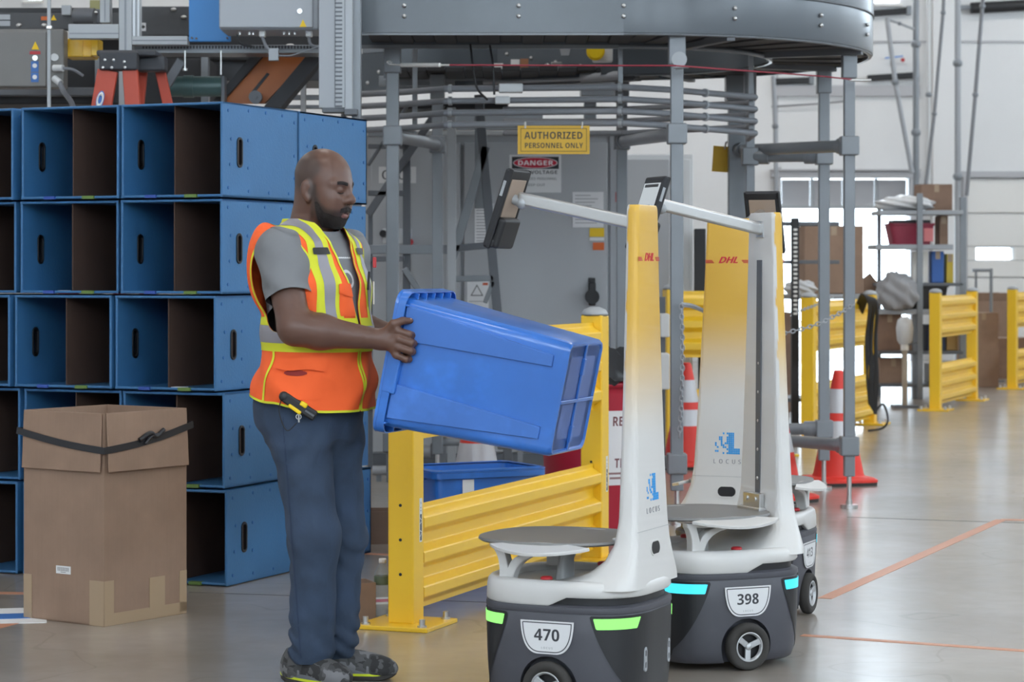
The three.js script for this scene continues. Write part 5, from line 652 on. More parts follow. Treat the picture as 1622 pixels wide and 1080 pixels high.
{
  const D = 25.2, o = built('shelving_rack', 'cluttered grey metal shelving rack in the bright far corner', 'rack'), y0 = 430 + F * EYE / D; part('post', pbox(1453, 306, 1462, y0, D, 0.06, 0.004), mats.steel, o); part('post', pbox(1521, 312, 1531, y0, D + 0.1, 0.07, 0.004), mats.steel, o); part('post', pbox(1390, 330, 1396, y0 - 4, D + 0.66, 0.05, 0.004), mats.steel, o); part('shelf', pbox(1393, 333, 1526, 340, D + 0.02, 0.6, 0.006), mats.steelLight, o); part('shelf', pbox(1387, 387, 1510, 395, D + 0.02, 0.6, 0.006), mats.steelLight, o); part('shelf', pbox(1393, 490, 1526, 498, D + 0.02, 0.6, 0.006), mats.steelLight, o); part('shelf', pbox(1393, 448, 1526, 453, D + 0.1, 0.55, 0.006), mats.steelDark, o); part('shelf', pbox(1393, 556, 1526, 561, D + 0.02, 0.6, 0.006), mats.steelDark, o); part('shelf', pbox(1393, 608, 1526, 613, D + 0.02, 0.6, 0.006), mats.steelDark, o); part('post', pbox(1446, 498, 1453, y0, D + 0.05, 0.06), mats.steel, o);
  const tops = [333, 387, 448, 490, 556, 608].map((y) => [y, at(0, y, D + (y === 448 ? 0.1 : 0.02)).y + 0.001]), on = (x, yb, d) => { let best = tops[0]; for (const t of tops) if (Math.abs(t[0] - yb) < Math.abs(best[0] - yb)) best = t; return Math.abs(best[0] - yb) < 3 ? at(x, yb, d).setY(best[1]) : at(x, yb, d); };
  bag(on(1432, 332, D + 0.3), 0.31, 0.09, 0.24, mats.bagClear, 'plastic_bag', 'wide pale plastic wrapped bundle on the top shelf of the rack', 'bag', 5);
  carton(on(1478, 332.5, D + 0.45), R(5), 0.34, 0.28, 0.3, 'brown carton standing on the top shelf of the rack', { m: mats.kraftDark });
  const rb = thing('red_crate', 'dark red crate on the second shelf of the rack', 'crate', on(1440, 387, D + 0.32), R(3)); part('body', loft([superRing(0.2, 0.15, 8, 0.0), superRing(0.24, 0.17, 8, 0.2), superRing(0.25, 0.18, 8, 0.205), superRing(0.25, 0.18, 8, 0.225)]), mat('#8e2940', 0.5), rb); part('label', bx(0.1, 0.14, 0.004, 0.17, 0.1, 0.175), mat('#d47878', 0.5), rb, 'pale red end panel'); part('load', bx(0.4, 0.05, 0.28, 0, 0.235, 0, 0.01), mats.black, rb, 'black goods inside');
  carton(on(1491, 387, D + 0.4), 0, 0.09, 0.3, 0.3, 'narrow brown carton right of the dark red crate');
  carton(on(1456, 447.5, D + 0.3), R(-4), 0.16, 0.32, 0.2, 'white carton on the third shelf of the rack', { m: mats.white }); const bb = carton(on(1483, 447.5, D + 0.28), 0, 0.13, 0.33, 0.2, 'blue box beside the white carton on the rack', { m: mat('#2f5fa8', 0.5) }); carton(on(1502, 447.5, D + 0.28), 0, 0.07, 0.3, 0.2, 'yellow box at the right end of the third shelf', { m: mat('#c7ae3c', 0.6) });
  const bt = thing('black_bin', 'large black bin below the third shelf of the rack', 'bin', on(1466, 489.5, D + 0.3)); part('body', loft([superRing(0.18, 0.15, 8, 0), superRing(0.215, 0.17, 8, 0.24)]), mats.black, bt); part('rim', loft([superRing(0.215, 0.17, 8, 0.23), superRing(0.23, 0.185, 8, 0.232), superRing(0.23, 0.185, 8, 0.25), superRing(0.2, 0.16, 8, 0.25)]), mats.black, bt);
  bag(on(1420, 489, D + 0.05), 0.21, 0.22, 0.19, mats.bagGrey, 'sack', 'bulky grey sack slumped on the rack beside the black bin', 'bag', 9);
  const fl = thing('carton_flap', 'loose brown cardboard sheet leaning up behind the grey sack', 'cardboard', on(1398, 480, D + 0.55), 0); part('sheet', spun(bx(0.2, 0.34, 0.006, 0, 0.17, 0), -0.1, 0, R(38)), mats.kraft, fl); part('fold', spun(bx(0.2, 0.004, 0.008, 0, 0.2, 0), -0.1, 0, R(38)), mats.kraftDark, fl);
  carton(on(1406, 555.5, D + 0.3), 0, 0.26, 0.38, 0.3, 'brown carton on the shelf under the grey sack', { m: mats.kraftDark }); carton(on(1410, 607.5, D + 0.3), R(5), 0.3, 0.26, 0.3, 'brown carton on the lowest shelf behind the white stand pipe', { m: mats.kraft }); carton(on(1436, 555.5, D + 0.3), 0, 0.14, 0.3, 0.3, 'tall narrow brown carton behind the white stand pipe head'); carton(on(1488, 607, D + 0.3), 0, 0.28, 0.2, 0.3, 'grey box on the low shelf seen through the barrier', { m: mats.steelLight }); carton(on(1478, 555.5, D + 0.3), R(4), 0.2, 0.27, 0.25, 'dark blue box on the shelf behind the barrier opening', { m: mat('#2f3a52', 0.6) }); carton(on(1505, 555.5, D + 0.3), 0, 0.12, 0.25, 0.25, 'ochre box right of the dark blue box on the rack', { m: mat('#a5824a', 0.6) });
}
{
  const p = gnd(1433, 645), o = thing('stand_pipe', 'tan post with a white wrapped head standing between two yellow barriers', 'post', p); part('post', bx(0.05, 0.66, 0.05, 0, 0.33, 0, 0.006), mat('#a89a88', 0.7), o); part('head', loft([superRing(0.05, 0.04, 2.4, 0.62), superRing(0.075, 0.06, 2.4, 0.66), superRing(0.085, 0.07, 2.4, 0.78), superRing(0.07, 0.06, 2.3, 0.86), superRing(0.03, 0.03, 2.2, 0.895)]), mats.bagClear, o, 'white wrapped head'); part('collar', disc(0.04, 0.08, 0, 0.6, 0), mats.white, o); part('foot', bx(0.24, 0.02, 0.24, 0, 0.01, 0), mats.steelDark, o); part('lever', beam(V(0.03, 0.62, 0.03), V(0.12, 0.64, 0.05), 0.015), mats.steelDark, o);
}
{
  const D = 20.3, o = built('cable_bundle', 'thick bundle of black cables draped over the yellow barrier post', 'cables'); for (let i = 0; i < 9; i++) { const j = i * 2.1, w = Math.sin(i * 2.3) * 3; part('cable', tube([at(1358 + i, 480 + i * 2, D + 0.15), at(1366 + j * 0.6, 466 + i * 0.8, D), at(1376 + j * 0.8, 480, D - 0.1 - 0.01 * i), at(1372 + j + w, 540, D - 0.12), at(1374 + j * 0.9 - w, 600, D - 0.1), at(1377 + j * 0.6, 640 + i * 2, D - 0.08)], 0.0105, 40, 7), mats.cableBlack, o); } part('cable_tail', tube([at(1384, 655, D - 0.1), at(1398, 640, D - 0.1), at(1406, 668, D - 0.2), at(1398, 678, D - 0.2), at(1375, 682, D - 0.2)], 0.01, 30, 6), mats.cableBlack, o);
}
carton(gnd(1573, 618).add(V(0, 0, -0.9)), R(10), 0.36, 0.86, 0.4, 'tall brown carton standing between the two right hand barriers'); carton(gnd(1655, 611).add(V(0, 0, -2.2)), R(5), 0.6, 0.5, 0.5, 'wide brown carton at the right edge behind the last barrier', { m: mats.kraftDark }); carton(gnd(1612, 600).add(V(0, 0, -2.0)), R(5), 0.5, 0.95, 0.4, 'brown carton with open flaps behind the last barrier', { open: true, flaps: 0.12 });
{
  const o = built('clothes_frame', 'thin dark pipe frame standing before the white dock door', 'frame'), D = 29; part('pipe', [rod(at(1570, 480, D).setY(0), at(1570, 425, D), 0.02), rod(at(1570, 428, D), at(1540, 428, D), 0.02), rod(at(1546, 484, D).setY(0), at(1546, 428, D), 0.015)], mats.steel, o); part('pipe_foot', [bx(0.5, 0.03, 0.04, at(1558, 0, D).x, 0.015, -D)], mats.steel, o);
}
{
  const mkPole = (name, label, pts, r, m = mats.steelLight) => { const o = built(name, label, 'pipe'); const s = []; for (let i = 0; i < pts.length - 1; i++) s.push(rod(pts[i], pts[i + 1], r, 12)); part('pipe', s, m, o); for (const p of pts.slice(1, -1)) part('wall_clip', ball(r * 1.6, p.x, p.y, p.z, 1, 1, 1, 10), mats.steel, o); return o; };
  const D = 34.5; mkPole('wall_pipe', 'thick grey vertical pipe left of the slanted cable on the far wall', [at(1451, -60, D), at(1451, 70, D), at(1451, 210, D), at(1451, 330, D)], 0.045, mats.steel); mkPole('wall_pipe', 'grey vertical pipe between the two slanted cables on the far wall', [at(1517, -60, D), at(1517, 100, D), at(1517, 280, D), at(1517, 585, D)], 0.045, mats.steelLight); mkPole('wall_pipe', 'faint pale vertical pipe on the white column of the far wall', [at(1471, -60, 35), at(1471, 150, 35), at(1471, 320, 35)], 0.03, mats.cabinetLight);
  mkPole('hanging_cable', 'long slanted grey cable crossing the white column', [at(1497, -60, 30), at(1494, 20, 30), at(1480, 180, 30), at(1462, 330, 30)], 0.022, mats.cable); mkPole('hanging_cable', 'long slanted dark cable right of the grey vertical pipe', [at(1562, -60, 30), at(1556, 10, 30), at(1545, 150, 30), at(1531, 310, 30)], 0.025, mats.cable); mkPole('brace_bar', 'slanted grey brace bar leaning beside the thick vertical pipe', [at(1405, 28, D - 0.2), at(1418, 130, D - 0.2), at(1445, 275, D - 0.2)], 0.035, mats.steelLight); mkPole('brace_bar', 'short slanted grey bar joining the brace to the thick pipe', [at(1405, 30, D - 0.15), at(1425, 37, D - 0.15), at(1448, 46, D - 0.1)], 0.02, mats.steelLight); mkPole('cross_wire', 'thin wire crossing the wall below the black dock bar', [at(1222, 169, 35.94), at(1310, 163, 35.94), at(1340, 160, 35.94)], 0.012, mats.cable); mkPole('wall_pipe', 'thin grey vertical pipe beside the dock door behind the spiral', [at(1225, 120, 33.5), at(1228, 200, 33.5), at(1230, 330, 33.5)], 0.03, mats.steelLight);
  const bar = (label, x0, y0, x1, y1) => { const o = built('dock_bar', label, 'bar'); part('bar', beam(at(x0, y0, 35.95), at(x1, y1, 35.95), 0.09, 0.09, 0.01), mats.black, o); part('end_cap', pbox(x1 - 4, y1 - 8, x1 + 4, y1 + 6, 35.9, 0.1, 0.01), mats.steel, o); };
  bar('black horizontal bar high on the wall right of the spiral', 1374, 22, 1440, 17); bar('black horizontal bar below the spiral rim on the wall', 1374, 124, 1452, 119); bar('black horizontal bar seen under the spiral between its legs', 1225, 129, 1286, 127);
  const r = built('roller_blind', 'black rolled blind high on the far wall at top right', 'blind'); part('roll', rod(at(1538, 13, 35.9), at(1630, 8, 35.9), 0.085, 20), mats.black, r); part('bracket', pbox(1519, 8, 1540, 14, 35.9, 0.1), mats.steel, r);
  const t = built('blue_wall_tag', 'thin blue strip with a red dot on the far wall', 'tag'); part('strip', beam(at(1402, 92, 35.9), at(1430, 89, 35.9), 0.03, 0.02), mat('#5d8fd0', 0.6), t); part('dot', disc(0.03, 0.02, ...at(1430, 95, 35.9).toArray(), 'z'), mats.red, t);
}
{
  const o = built('wall_monitor', 'dark flat monitor panel glimpsed between the two rear masts', 'monitor'); part('panel', pbox(1100, 362, 1118, 465, 17.8, 0.06, 0.008), mats.black, o); part('stand', pbox(1106, 465, 1112, 716, 17.82, 0.03), mats.black, o); const b = built('red_board', 'narrow red panel standing behind the 398 mast', 'panel'); part('panel', pbox(1184, 395, 1194, 480, 18.5, 0.05, 0.006), mats.red, b); part('stand', pbox(1187, 480, 1191, 705, 18.52, 0.04), mats.steelDark, b);
  const w = built('white_rack_bins', 'pale stacked bins on a dark post seen right of the front mast', 'bins'); part('bin', pbox(1046, 497, 1061, 534, 15.6, 0.2, 0.01), mats.white, w); part('bin', pbox(1046, 560, 1061, 617, 15.6, 0.2, 0.01), mats.white, w); part('post', pbox(1044, 470, 1054, 756, 15.85, 0.06), mats.steelDark, w);
}

// ---------------------------------------------------------------- the worker
function surfaceNet(f, lo, hi, c) {                          // mesh of f = 0, one vertex per crossed cell
  const nx = Math.ceil((hi.x - lo.x) / c) + 1, ny = Math.ceil((hi.y - lo.y) / c) + 1, nz = Math.ceil((hi.z - lo.z) / c) + 1, D = new Float32Array(nx * ny * nz), id = (i, j, k) => (k * ny + j) * nx + i, vid = new Int32Array(nx * ny * nz).fill(-1), pos = [], idx = [];
  for (let k = 0; k < nz; k++) for (let j = 0; j < ny; j++) for (let i = 0; i < nx; i++) D[id(i, j, k)] = f(lo.x + i * c, lo.y + j * c, lo.z + k * c);
  for (let k = 0; k < nz - 1; k++) for (let j = 0; j < ny - 1; j++) for (let i = 0; i < nx - 1; i++) {
    let sx = 0, sy = 0, sz = 0, n = 0;
    for (let e = 0; e < 12; e++) {
      const ax = e >> 2, q = e & 3, u = q & 1, v = q >> 1; let a, b, px, py, pz;
      if (ax === 0) { a = D[id(i, j + u, k + v)]; b = D[id(i + 1, j + u, k + v)]; } else if (ax === 1) { a = D[id(i + u, j, k + v)]; b = D[id(i + u, j + 1, k + v)]; } else { a = D[id(i + u, j + v, k)]; b = D[id(i + u, j + v, k + 1)]; }
      if ((a < 0) === (b < 0)) continue; const t = a / (a - b);
      if (ax === 0) { px = t; py = u; pz = v; } else if (ax === 1) { px = u; py = t; pz = v; } else { px = u; py = v; pz = t; }
      sx += px; sy += py; sz += pz; n++;
    }
    if (n) { vid[id(i, j, k)] = pos.length / 3; pos.push(lo.x + (i + sx / n) * c, lo.y + (j + sy / n) * c, lo.z + (k + sz / n) * c); }
  }
  const quad = (a, b, cc, d, flip) => { if (a < 0 || b < 0 || cc < 0 || d < 0) return; flip ? idx.push(a, cc, b, a, d, cc) : idx.push(a, b, cc, a, cc, d); };
  for (let k = 1; k < nz - 1; k++) for (let j = 1; j < ny - 1; j++) for (let i = 1; i < nx - 1; i++) {
    const a = D[id(i, j, k)] < 0;
    if (a !== (D[id(i + 1, j, k)] < 0)) quad(vid[id(i, j - 1, k - 1)], vid[id(i, j, k - 1)], vid[id(i, j, k)], vid[id(i, j - 1, k)], !a);
    if (a !== (D[id(i, j + 1, k)] < 0)) quad(vid[id(i - 1, j, k - 1)], vid[id(i - 1, j, k)], vid[id(i, j, k)], vid[id(i, j, k - 1)], !a);
    if (a !== (D[id(i, j, k + 1)] < 0)) quad(vid[id(i - 1, j - 1, k)], vid[id(i, j - 1, k)], vid[id(i, j, k)], vid[id(i - 1, j, k)], !a);
  }
  const g = new THREE.BufferGeometry(); g.setAttribute('position', new THREE.Float32BufferAttribute(pos, 3)); g.setIndex(idx); g.computeVertexNormals(); return flat(g);
}
const smin = (a, b, k) => { const h = Math.max(k - Math.abs(a - b), 0) / k; return Math.min(a, b) - h * h * k * 0.25; };
const smax = (a, b, k) => -smin(-a, -b, k);
const cone2 = (a, b, ra, rb) => { const bx = b.x - a.x, by = b.y - a.y, bz = b.z - a.z, L = bx * bx + by * by + bz * bz; return (x, y, z) => { const px = x - a.x, py = y - a.y, pz = z - a.z, t = clamp((px * bx + py * by + pz * bz) / L, 0, 1), dx = px - bx * t, dy = py - by * t, dz = pz - bz * t; return Math.sqrt(dx * dx + dy * dy + dz * dz) - lerp(ra, rb, t); }; };
const ell = (c, rx, ry, rz) => { const m = Math.min(rx, ry, rz); return (x, y, z) => { const a = (x - c.x) / rx, b = (y - c.y) / ry, d = (z - c.z) / rz, k = Math.sqrt(a * a + b * b + d * d), g = Math.sqrt(a * a / (rx * rx) + b * b / (ry * ry) + d * d / (rz * rz)); return g > 1e-9 ? k * (k - 1) / g : -m; }; };
const table = (rows, y) => { if (y <= rows[0][0]) return rows[0]; for (let i = 1; i < rows.length; i++) if (y <= rows[i][0]) { const t = sstep(y, rows[i - 1][0], rows[i][0]) * 0.35 + 0.65 * (y - rows[i - 1][0]) / (rows[i][0] - rows[i - 1][0]); return rows[i].map((v, k) => lerp(rows[i - 1][k], v, t)); } return rows[rows.length - 1]; };

const MAN = { d: 7.9, x: (510 - CX) / F * 7.9 };
const M = (px, py, z = 0) => { const d = MAN.d - z; return V((px - CX) / F * d - MAN.x, EYE - (py - CY) / F * d, z); };      // a point of the body, from the surveyed picture and its distance in front of the body's middle
const BODY = R(32), fB = V(Math.cos(BODY), 0, Math.sin(BODY)), rB = V(-Math.sin(BODY), 0, Math.cos(BODY));
const spine = M(499, 560); spine.y = 0;
const toB = (x, z) => [(x - spine.x) * fB.x + (z - spine.z) * fB.z, (x - spine.x) * rB.x + (z - spine.z) * rB.z];             // forward, to his right
const fromB = (u, y, w) => V(spine.x + fB.x * u + rB.x * w, y, spine.z + fB.z * u + rB.z * w);
// height, half depth, half width, forward shift
const TORSO = [[0.80, 0.12, 0.165, -0.012], [0.90, 0.135, 0.175, -0.008], [1.0, 0.142, 0.178, 0.004], [1.10, 0.148, 0.178, 0.012], [1.20, 0.142, 0.183, 0.008], [1.30, 0.132, 0.195, 0.0], [1.38, 0.116, 0.198, -0.008], [1.43, 0.096, 0.178, -0.014], [1.47, 0.075, 0.125, -0.018], [1.505, 0.062, 0.075, -0.02], [1.54, 0.058, 0.06, -0.016]];
const torso = (x, y, z, o = 0) => { const [, b, a, c] = table(TORSO, y), [u, w] = toB(x, z), e = Math.sqrt(((u - c) / (b + o)) ** 2 + (w / (a + o)) ** 2), d = (e - 1) * Math.min(a + o, b + o) * 0.96; return Math.max(d, y - 1.535 - o, 0.80 - y); };
const J = { shR: fromB(-0.005, 1.405, 0.185), shL: fromB(-0.005, 1.405, -0.185), elR: M(467, 520, 0.245), wrR: M(606, 538, 0.207), elL: M(552, 522, -0.25), wrL: M(640, 532, -0.213) };
// head: own axes f, u, r, turned and nodded
const HEAD = { o: M(512, 300, 0.0), yaw: R(27), nod: R(9) };
const hq = new THREE.Matrix4().makeRotationY(-HEAD.yaw).multiply(new THREE.Matrix4().makeRotationZ(-HEAD.nod)).setPosition(HEAD.o), hi = hq.clone().invert();
const E = (c, a, b, d) => ell(V(...c), a, b, d), C2 = (a, b, r, s) => cone2(V(...a), V(...b), r, s);
const both = (mk) => { const A = mk(1), B = mk(-1); return (x, y, z) => Math.min(A(x, y, z), B(x, y, z)); };
const headF = (() => {
  const cran = E([-0.009, 0.045, 0], 0.098, 0.0885, 0.077), face = E([0.03, -0.022, 0], 0.062, 0.088, 0.063), jaw = E([0.026, -0.07, 0], 0.056, 0.05, 0.056), chin = E([0.07, -0.098, 0], 0.021, 0.022, 0.027), brow = both((s) => C2([0.084, 0.024, s * 0.008], [0.066, 0.026, s * 0.05], 0.013, 0.011)), cheek = both((s) => E([0.056, -0.02, s * 0.042], 0.03, 0.024, 0.022)), cheek2 = both((s) => E([0.055, -0.055, s * 0.036], 0.03, 0.03, 0.022));
  const nose = C2([0.088, 0.020, 0], [0.108, -0.016, 0], 0.0095, 0.014), tip = E([0.111, -0.021, 0], 0.0155, 0.013, 0.0155), wing = both((s) => E([0.097, -0.025, s * 0.0155], 0.0145, 0.0105, 0.0095)), lidv = both((s) => E([0.0725, 0.009, s * 0.031], 0.0185, 0.0145, 0.019)), socket = both((s) => E([0.1, 0.008, s * 0.034], 0.02, 0.015, 0.022));
  const lipU = both((s) => C2([0.0945, -0.060, 0], [0.079, -0.0645, s * 0.023], 0.0082, 0.004)), lipL = both((s) => C2([0.0925, -0.0735, 0], [0.078, -0.069, s * 0.022], 0.0094, 0.004)), slit = both((s) => C2([0.104, -0.0672, 0], [0.084, -0.0672, s * 0.025], 0.0022, 0.0018)), muzzle = E([0.07, -0.052, 0], 0.026, 0.03, 0.032), nostril = both((s) => E([0.106, -0.0345, s * 0.0075], 0.005, 0.005, 0.004));
  const ear = both((s) => { const q = E([0, 0, 0], 0.0205, 0.0345, 0.0085), c = Math.cos(s * 0.36), n = -Math.sin(s * 0.36); return (x, y, z) => { const X = x + 0.014 + y * 0.2 * 0, Y = y + 0.006, Z = z - s * 0.079, xx = X * c + Z * n, zz = -X * n + Z * c; return q(xx * 0.97 + Y * 0.2, Y * 0.98 - xx * 0.2, zz); }; }), concha = both((s) => E([-0.003, -0.008, s * 0.0895], 0.0095, 0.016, 0.0075)), lobe = both((s) => E([-0.006, -0.034, s * 0.077], 0.009, 0.01, 0.006)), helix = both((s) => E([-0.014, 0.008, s * 0.092], 0.006, 0.014, 0.0045));
  const neck = C2([-0.018, -0.055, 0], [-0.04, -0.19, 0], 0.058, 0.062), nape = C2([-0.052, -0.02, 0], [-0.052, -0.17, 0], 0.042, 0.046), adam = E([0.014, -0.15, 0], 0.012, 0.016, 0.012);
  return (x, y, z) => {
    let d = smin(cran(x, y, z), face(x, y, z), 0.045); d = smin(d, jaw(x, y, z), 0.035); d = smin(d, chin(x, y, z), 0.03); d = smin(d, brow(x, y, z), 0.02); d = smin(d, cheek(x, y, z), 0.03); d = smin(d, cheek2(x, y, z), 0.03); d = smin(d, muzzle(x, y, z), 0.025);
    d = smax(d, -socket(x, y, z), 0.016); d = smin(d, lidv(x, y, z), 0.006); d = smin(d, nose(x, y, z), 0.014); d = smin(d, tip(x, y, z), 0.01); d = smin(d, wing(x, y, z), 0.007); d = smax(d, -nostril(x, y, z), 0.004);
    d = smin(d, lipU(x, y, z), 0.006); d = smin(d, lipL(x, y, z), 0.006); d = smax(d, -slit(x, y, z), 0.003);
    let e = smin(ear(x, y, z), lobe(x, y, z), 0.008); e = smax(e, -concha(x, y, z), 0.006); e = smax(e, -helix(x, y, z), 0.004); d = smin(d, e, 0.01);
    d = smin(d, neck(x, y, z), 0.035); d = smin(d, nape(x, y, z), 0.035); return d;
  };
})();
const tmp = V(0, 0, 0);
const headW = (x, y, z) => { tmp.set(x, y, z).applyMatrix4(hi); return headF(tmp.x, tmp.y, tmp.z); };
// legs and shoes
const LEG = { hipR: fromB(-0.01, 0.90, 0.092), knR: M(498, 852, 0.115), anR: M(494, 1028, 0.10), hipL: fromB(-0.005, 0.90, -0.088), knL: M(541, 850, -0.045), anL: M(536, 1018, 0.0) };
const thR = cone2(LEG.hipR, LEG.knR, 0.106, 0.078), shR_ = cone2(LEG.knR, LEG.anR, 0.076, 0.073), thL = cone2(LEG.hipL, LEG.knL, 0.106, 0.076), shL_ = cone2(LEG.knL, LEG.anL, 0.072, 0.064);
const seatR = ell(fromB(-0.075, 0.89, 0.07), 0.10, 0.11, 0.10), seatL = ell(fromB(-0.075, 0.89, -0.07), 0.10, 0.11, 0.10), crotch = ell(fromB(0.0, 0.83, 0), 0.09, 0.09, 0.09);
const legs = (x, y, z) => { const r = smin(thR(x, y, z), shR_(x, y, z), 0.05), l = smin(thL(x, y, z), shL_(x, y, z), 0.05); return [r, l]; };
const jeansF = (x, y, z) => {
  let [r, l] = legs(x, y, z); let d = smin(r, l, 0.012); d = smin(d, Math.max(torso(x, y, z, -0.004), y - 1.0), 0.06); d = smin(d, seatR(x, y, z), 0.05); d = smin(d, seatL(x, y, z), 0.05); d = smin(d, crotch(x, y, z), 0.05);
  const knee = Math.exp(-(((y - 0.44) / 0.12) ** 2)), hem = Math.exp(-(((y - 0.13) / 0.09) ** 2)), top = Math.exp(-(((y - 0.76) / 0.1) ** 2)), s = x * 0.6 + z;
  d += 0.0042 * knee * Math.sin(y * 66 + x * 52 + Math.sin(s * 34 + y * 9) * 2.2) * (0.6 + 0.4 * Math.sin(s * 22 + 1)) + 0.0075 * hem * Math.sin(y * 88 + x * 60 - z * 30 + Math.sin(s * 46 + y * 20) * 1.6) * (0.65 + 0.35 * Math.sin(s * 27)) + 0.0045 * top * Math.sin(y * 42 - x * 55 + z * 25) + 0.0024 * Math.sin(x * 33 + y * 21 + Math.sin(y * 13)) * Math.sin(y * 27 + z * 32 + Math.sin(x * 40));
  return d;
};
// skin: torso, neck, arms in one; the head and hands get finer grids and join it
const armR = [cone2(J.shR, J.elR, 0.062, 0.052), cone2(J.elR, J.elR.clone().lerp(J.wrR, 0.28), 0.05, 0.054), cone2(J.elR.clone().lerp(J.wrR, 0.28), J.wrR, 0.054, 0.031)], armL = [cone2(J.shL, J.elL, 0.062, 0.052), cone2(J.elL, J.elL.clone().lerp(J.wrL, 0.28), 0.05, 0.054), cone2(J.elL.clone().lerp(J.wrL, 0.28), J.wrL, 0.054, 0.031)];
const arms = (x, y, z) => { let a = smin(smin(armR[0](x, y, z), armR[1](x, y, z), 0.03), armR[2](x, y, z), 0.03), b = smin(smin(armL[0](x, y, z), armL[1](x, y, z), 0.03), armL[2](x, y, z), 0.03); return Math.min(a, b); };
function hand(wr, palm, fingers, thumb, extra) {               // palm block from the wrist to the knuckles, five fingers on their own chains
  const fs = []; for (const ch of fingers) for (let i = 0; i < ch.length - 1; i++) { const r = [0.0106, 0.0105, 0.0098, 0.009]; fs.push([cone2(ch[i], ch[i + 1], r[Math.min(i, 3)] * (ch.k ?? 1), r[Math.min(i + 1, 3)] * (ch.k ?? 1)), ch]); }
  const pl = fingers.map((c) => cone2(palm, c[0], 0.019, 0.0122)), heel = cone2(wr, palm, 0.029, 0.024), th = []; for (let i = 0; i < thumb.length - 1; i++) { const r = [0.018, 0.0138, 0.012, 0.0098]; th.push(cone2(thumb[i], thumb[i + 1], r[i], r[i + 1])); }
  return (x, y, z) => {
    let d = heel(x, y, z); for (const p of pl) d = smin(d, p(x, y, z), 0.012); let t = 9; for (const q of th) t = smin(t, q(x, y, z), 0.005); d = smin(d, t, 0.014);
    for (const c of fingers) { let f = 9; for (const [q, ch] of fs) if (ch === c) f = smin(f, q(x, y, z), 0.004); d = smin(d, f, 0.0045); } return d;
  };
}
const F4 = (list, ks) => list.map((c, i) => { c.k = ks[i]; return c; });
const handRF = hand(J.wrR, M(619, 542, 0.222), F4([
  [M(630, 524, 0.238), M(648, 530, 0.240), M(652, 531, 0.224), M(642, 532, 0.213)], [M(632, 537, 0.243), M(651, 543, 0.243), M(655, 544, 0.226), M(645, 545, 0.213)],
  [M(631, 550, 0.241), M(650, 556, 0.239), M(653, 557, 0.224), M(643, 558, 0.211)], [M(627, 562, 0.234), M(643, 569, 0.232), M(648, 569, 0.218), M(640, 570, 0.208)]], [1.24, 1.26, 1.22, 1.08]), [M(612, 527, 0.222), M(623, 513, 0.238), M(638, 508, 0.238), M(650, 508, 0.228)]);
const lw = J.wrL, handLF = hand(lw, V(lw.x + 0.035, lw.y - 0.005, lw.z - 0.012), F4([0, 1, 2, 3].map((i) => { const y = lw.y + 0.027 - i * 0.023, a = V(lw.x + 0.078 - (i === 3 ? 0.01 : 0), y, lw.z - 0.018); return [a, a.clone().add(V(0.038, -0.004, 0.0)), a.clone().add(V(0.056, -0.005, 0.014)), a.clone().add(V(0.05, -0.006, 0.028))]; }), [1, 1.02, 0.98, 0.86]), [V(lw.x + 0.02, lw.y + 0.024, lw.z - 0.006), V(lw.x + 0.045, lw.y + 0.05, lw.z - 0.006), V(lw.x + 0.075, lw.y + 0.055, lw.z), V(lw.x + 0.098, lw.y + 0.052, lw.z + 0.006)]);
const skinF = (x, y, z) => { let d = smin(torso(x, y, z, -0.02), arms(x, y, z), 0.03); d = smin(d, headW(x, y, z), 0.02); const [r, l] = legs(x, y, z); return Math.min(d, r + 0.03, l + 0.03); };

const skinBase = new THREE.Color('#5f4236'), darker = new THREE.Color('#3a302c'), lipC = new THREE.Color('#7f5149'), stub = new THREE.Color('#2c2320'), nailC = new THREE.Color('#b08a7c');
function paint(g, fn) { const p = g.attributes.position, col = new Float32Array(p.count * 3), c = new THREE.Color(), v = V(0, 0, 0); for (let i = 0; i < p.count; i++) { v.fromBufferAttribute(p, i); fn(v, c); c.toArray(col, i * 3); } g.setAttribute('color', new THREE.BufferAttribute(col, 3)); return g; }
const nz3 = (v, k) => Math.sin(v.x * k + Math.sin(v.y * k * 0.9)) * Math.sin(v.y * k * 1.1 + Math.sin(v.z * k)) ;
const headPaint = (v, c) => {                                  // skin tone with the shaved hair and lips of their own colour
  const h = v.clone().applyMatrix4(hi); c.copy(skinBase); c.multiplyScalar(1 + 0.03 * nz3(v, 60));
  const hair = sstep(-(h.x - 0.034 + 0.55 * Math.max(0, h.y - 0.06) + 0.012 * Math.sin(h.y * 60)), 0, 0.03) * sstep(h.y + 0.25 * h.x, -0.045, -0.01) * (1 - 0.55 * sstep(h.y, 0.085, 0.125)) * (Math.abs(h.z) > 0.086 ? 0 : 1); c.lerp(darker, 0.7 * hair);
  const az = Math.abs(h.z), jl = lerp(-0.012, -0.052, sstep(h.x, 0.0, 0.07)), beard = sstep(jl - h.y, -0.006, 0.016) * sstep(h.x + 0.25 * (h.y + 0.02), -0.004, 0.014) * sstep(h.y, -0.135, -0.115), side = sstep(h.x, -0.004, 0.008) * sstep(-h.x, -0.024, -0.012) * sstep(-h.y, -0.03, -0.01) * sstep(az, 0.055, 0.065) * 0.7, mouth = sstep(0.037 - Math.hypot((h.y + 0.064) * 1.3, az * 0.95), 0, 0.010) * (h.x > 0.06 ? 1 : 0);
  c.lerp(stub, 0.86 * Math.max(beard, side, mouth)); if (az > 0.082 && h.x < 0.012) c.copy(skinBase);
  const lip = Math.max(1 - Math.abs(h.y + 0.074) / 0.009, 0) * (h.x > 0.082 && Math.abs(h.z) < 0.021 ? 1 : 0); c.lerp(lipC, clamp(lip * 1.6, 0, 0.85));
};
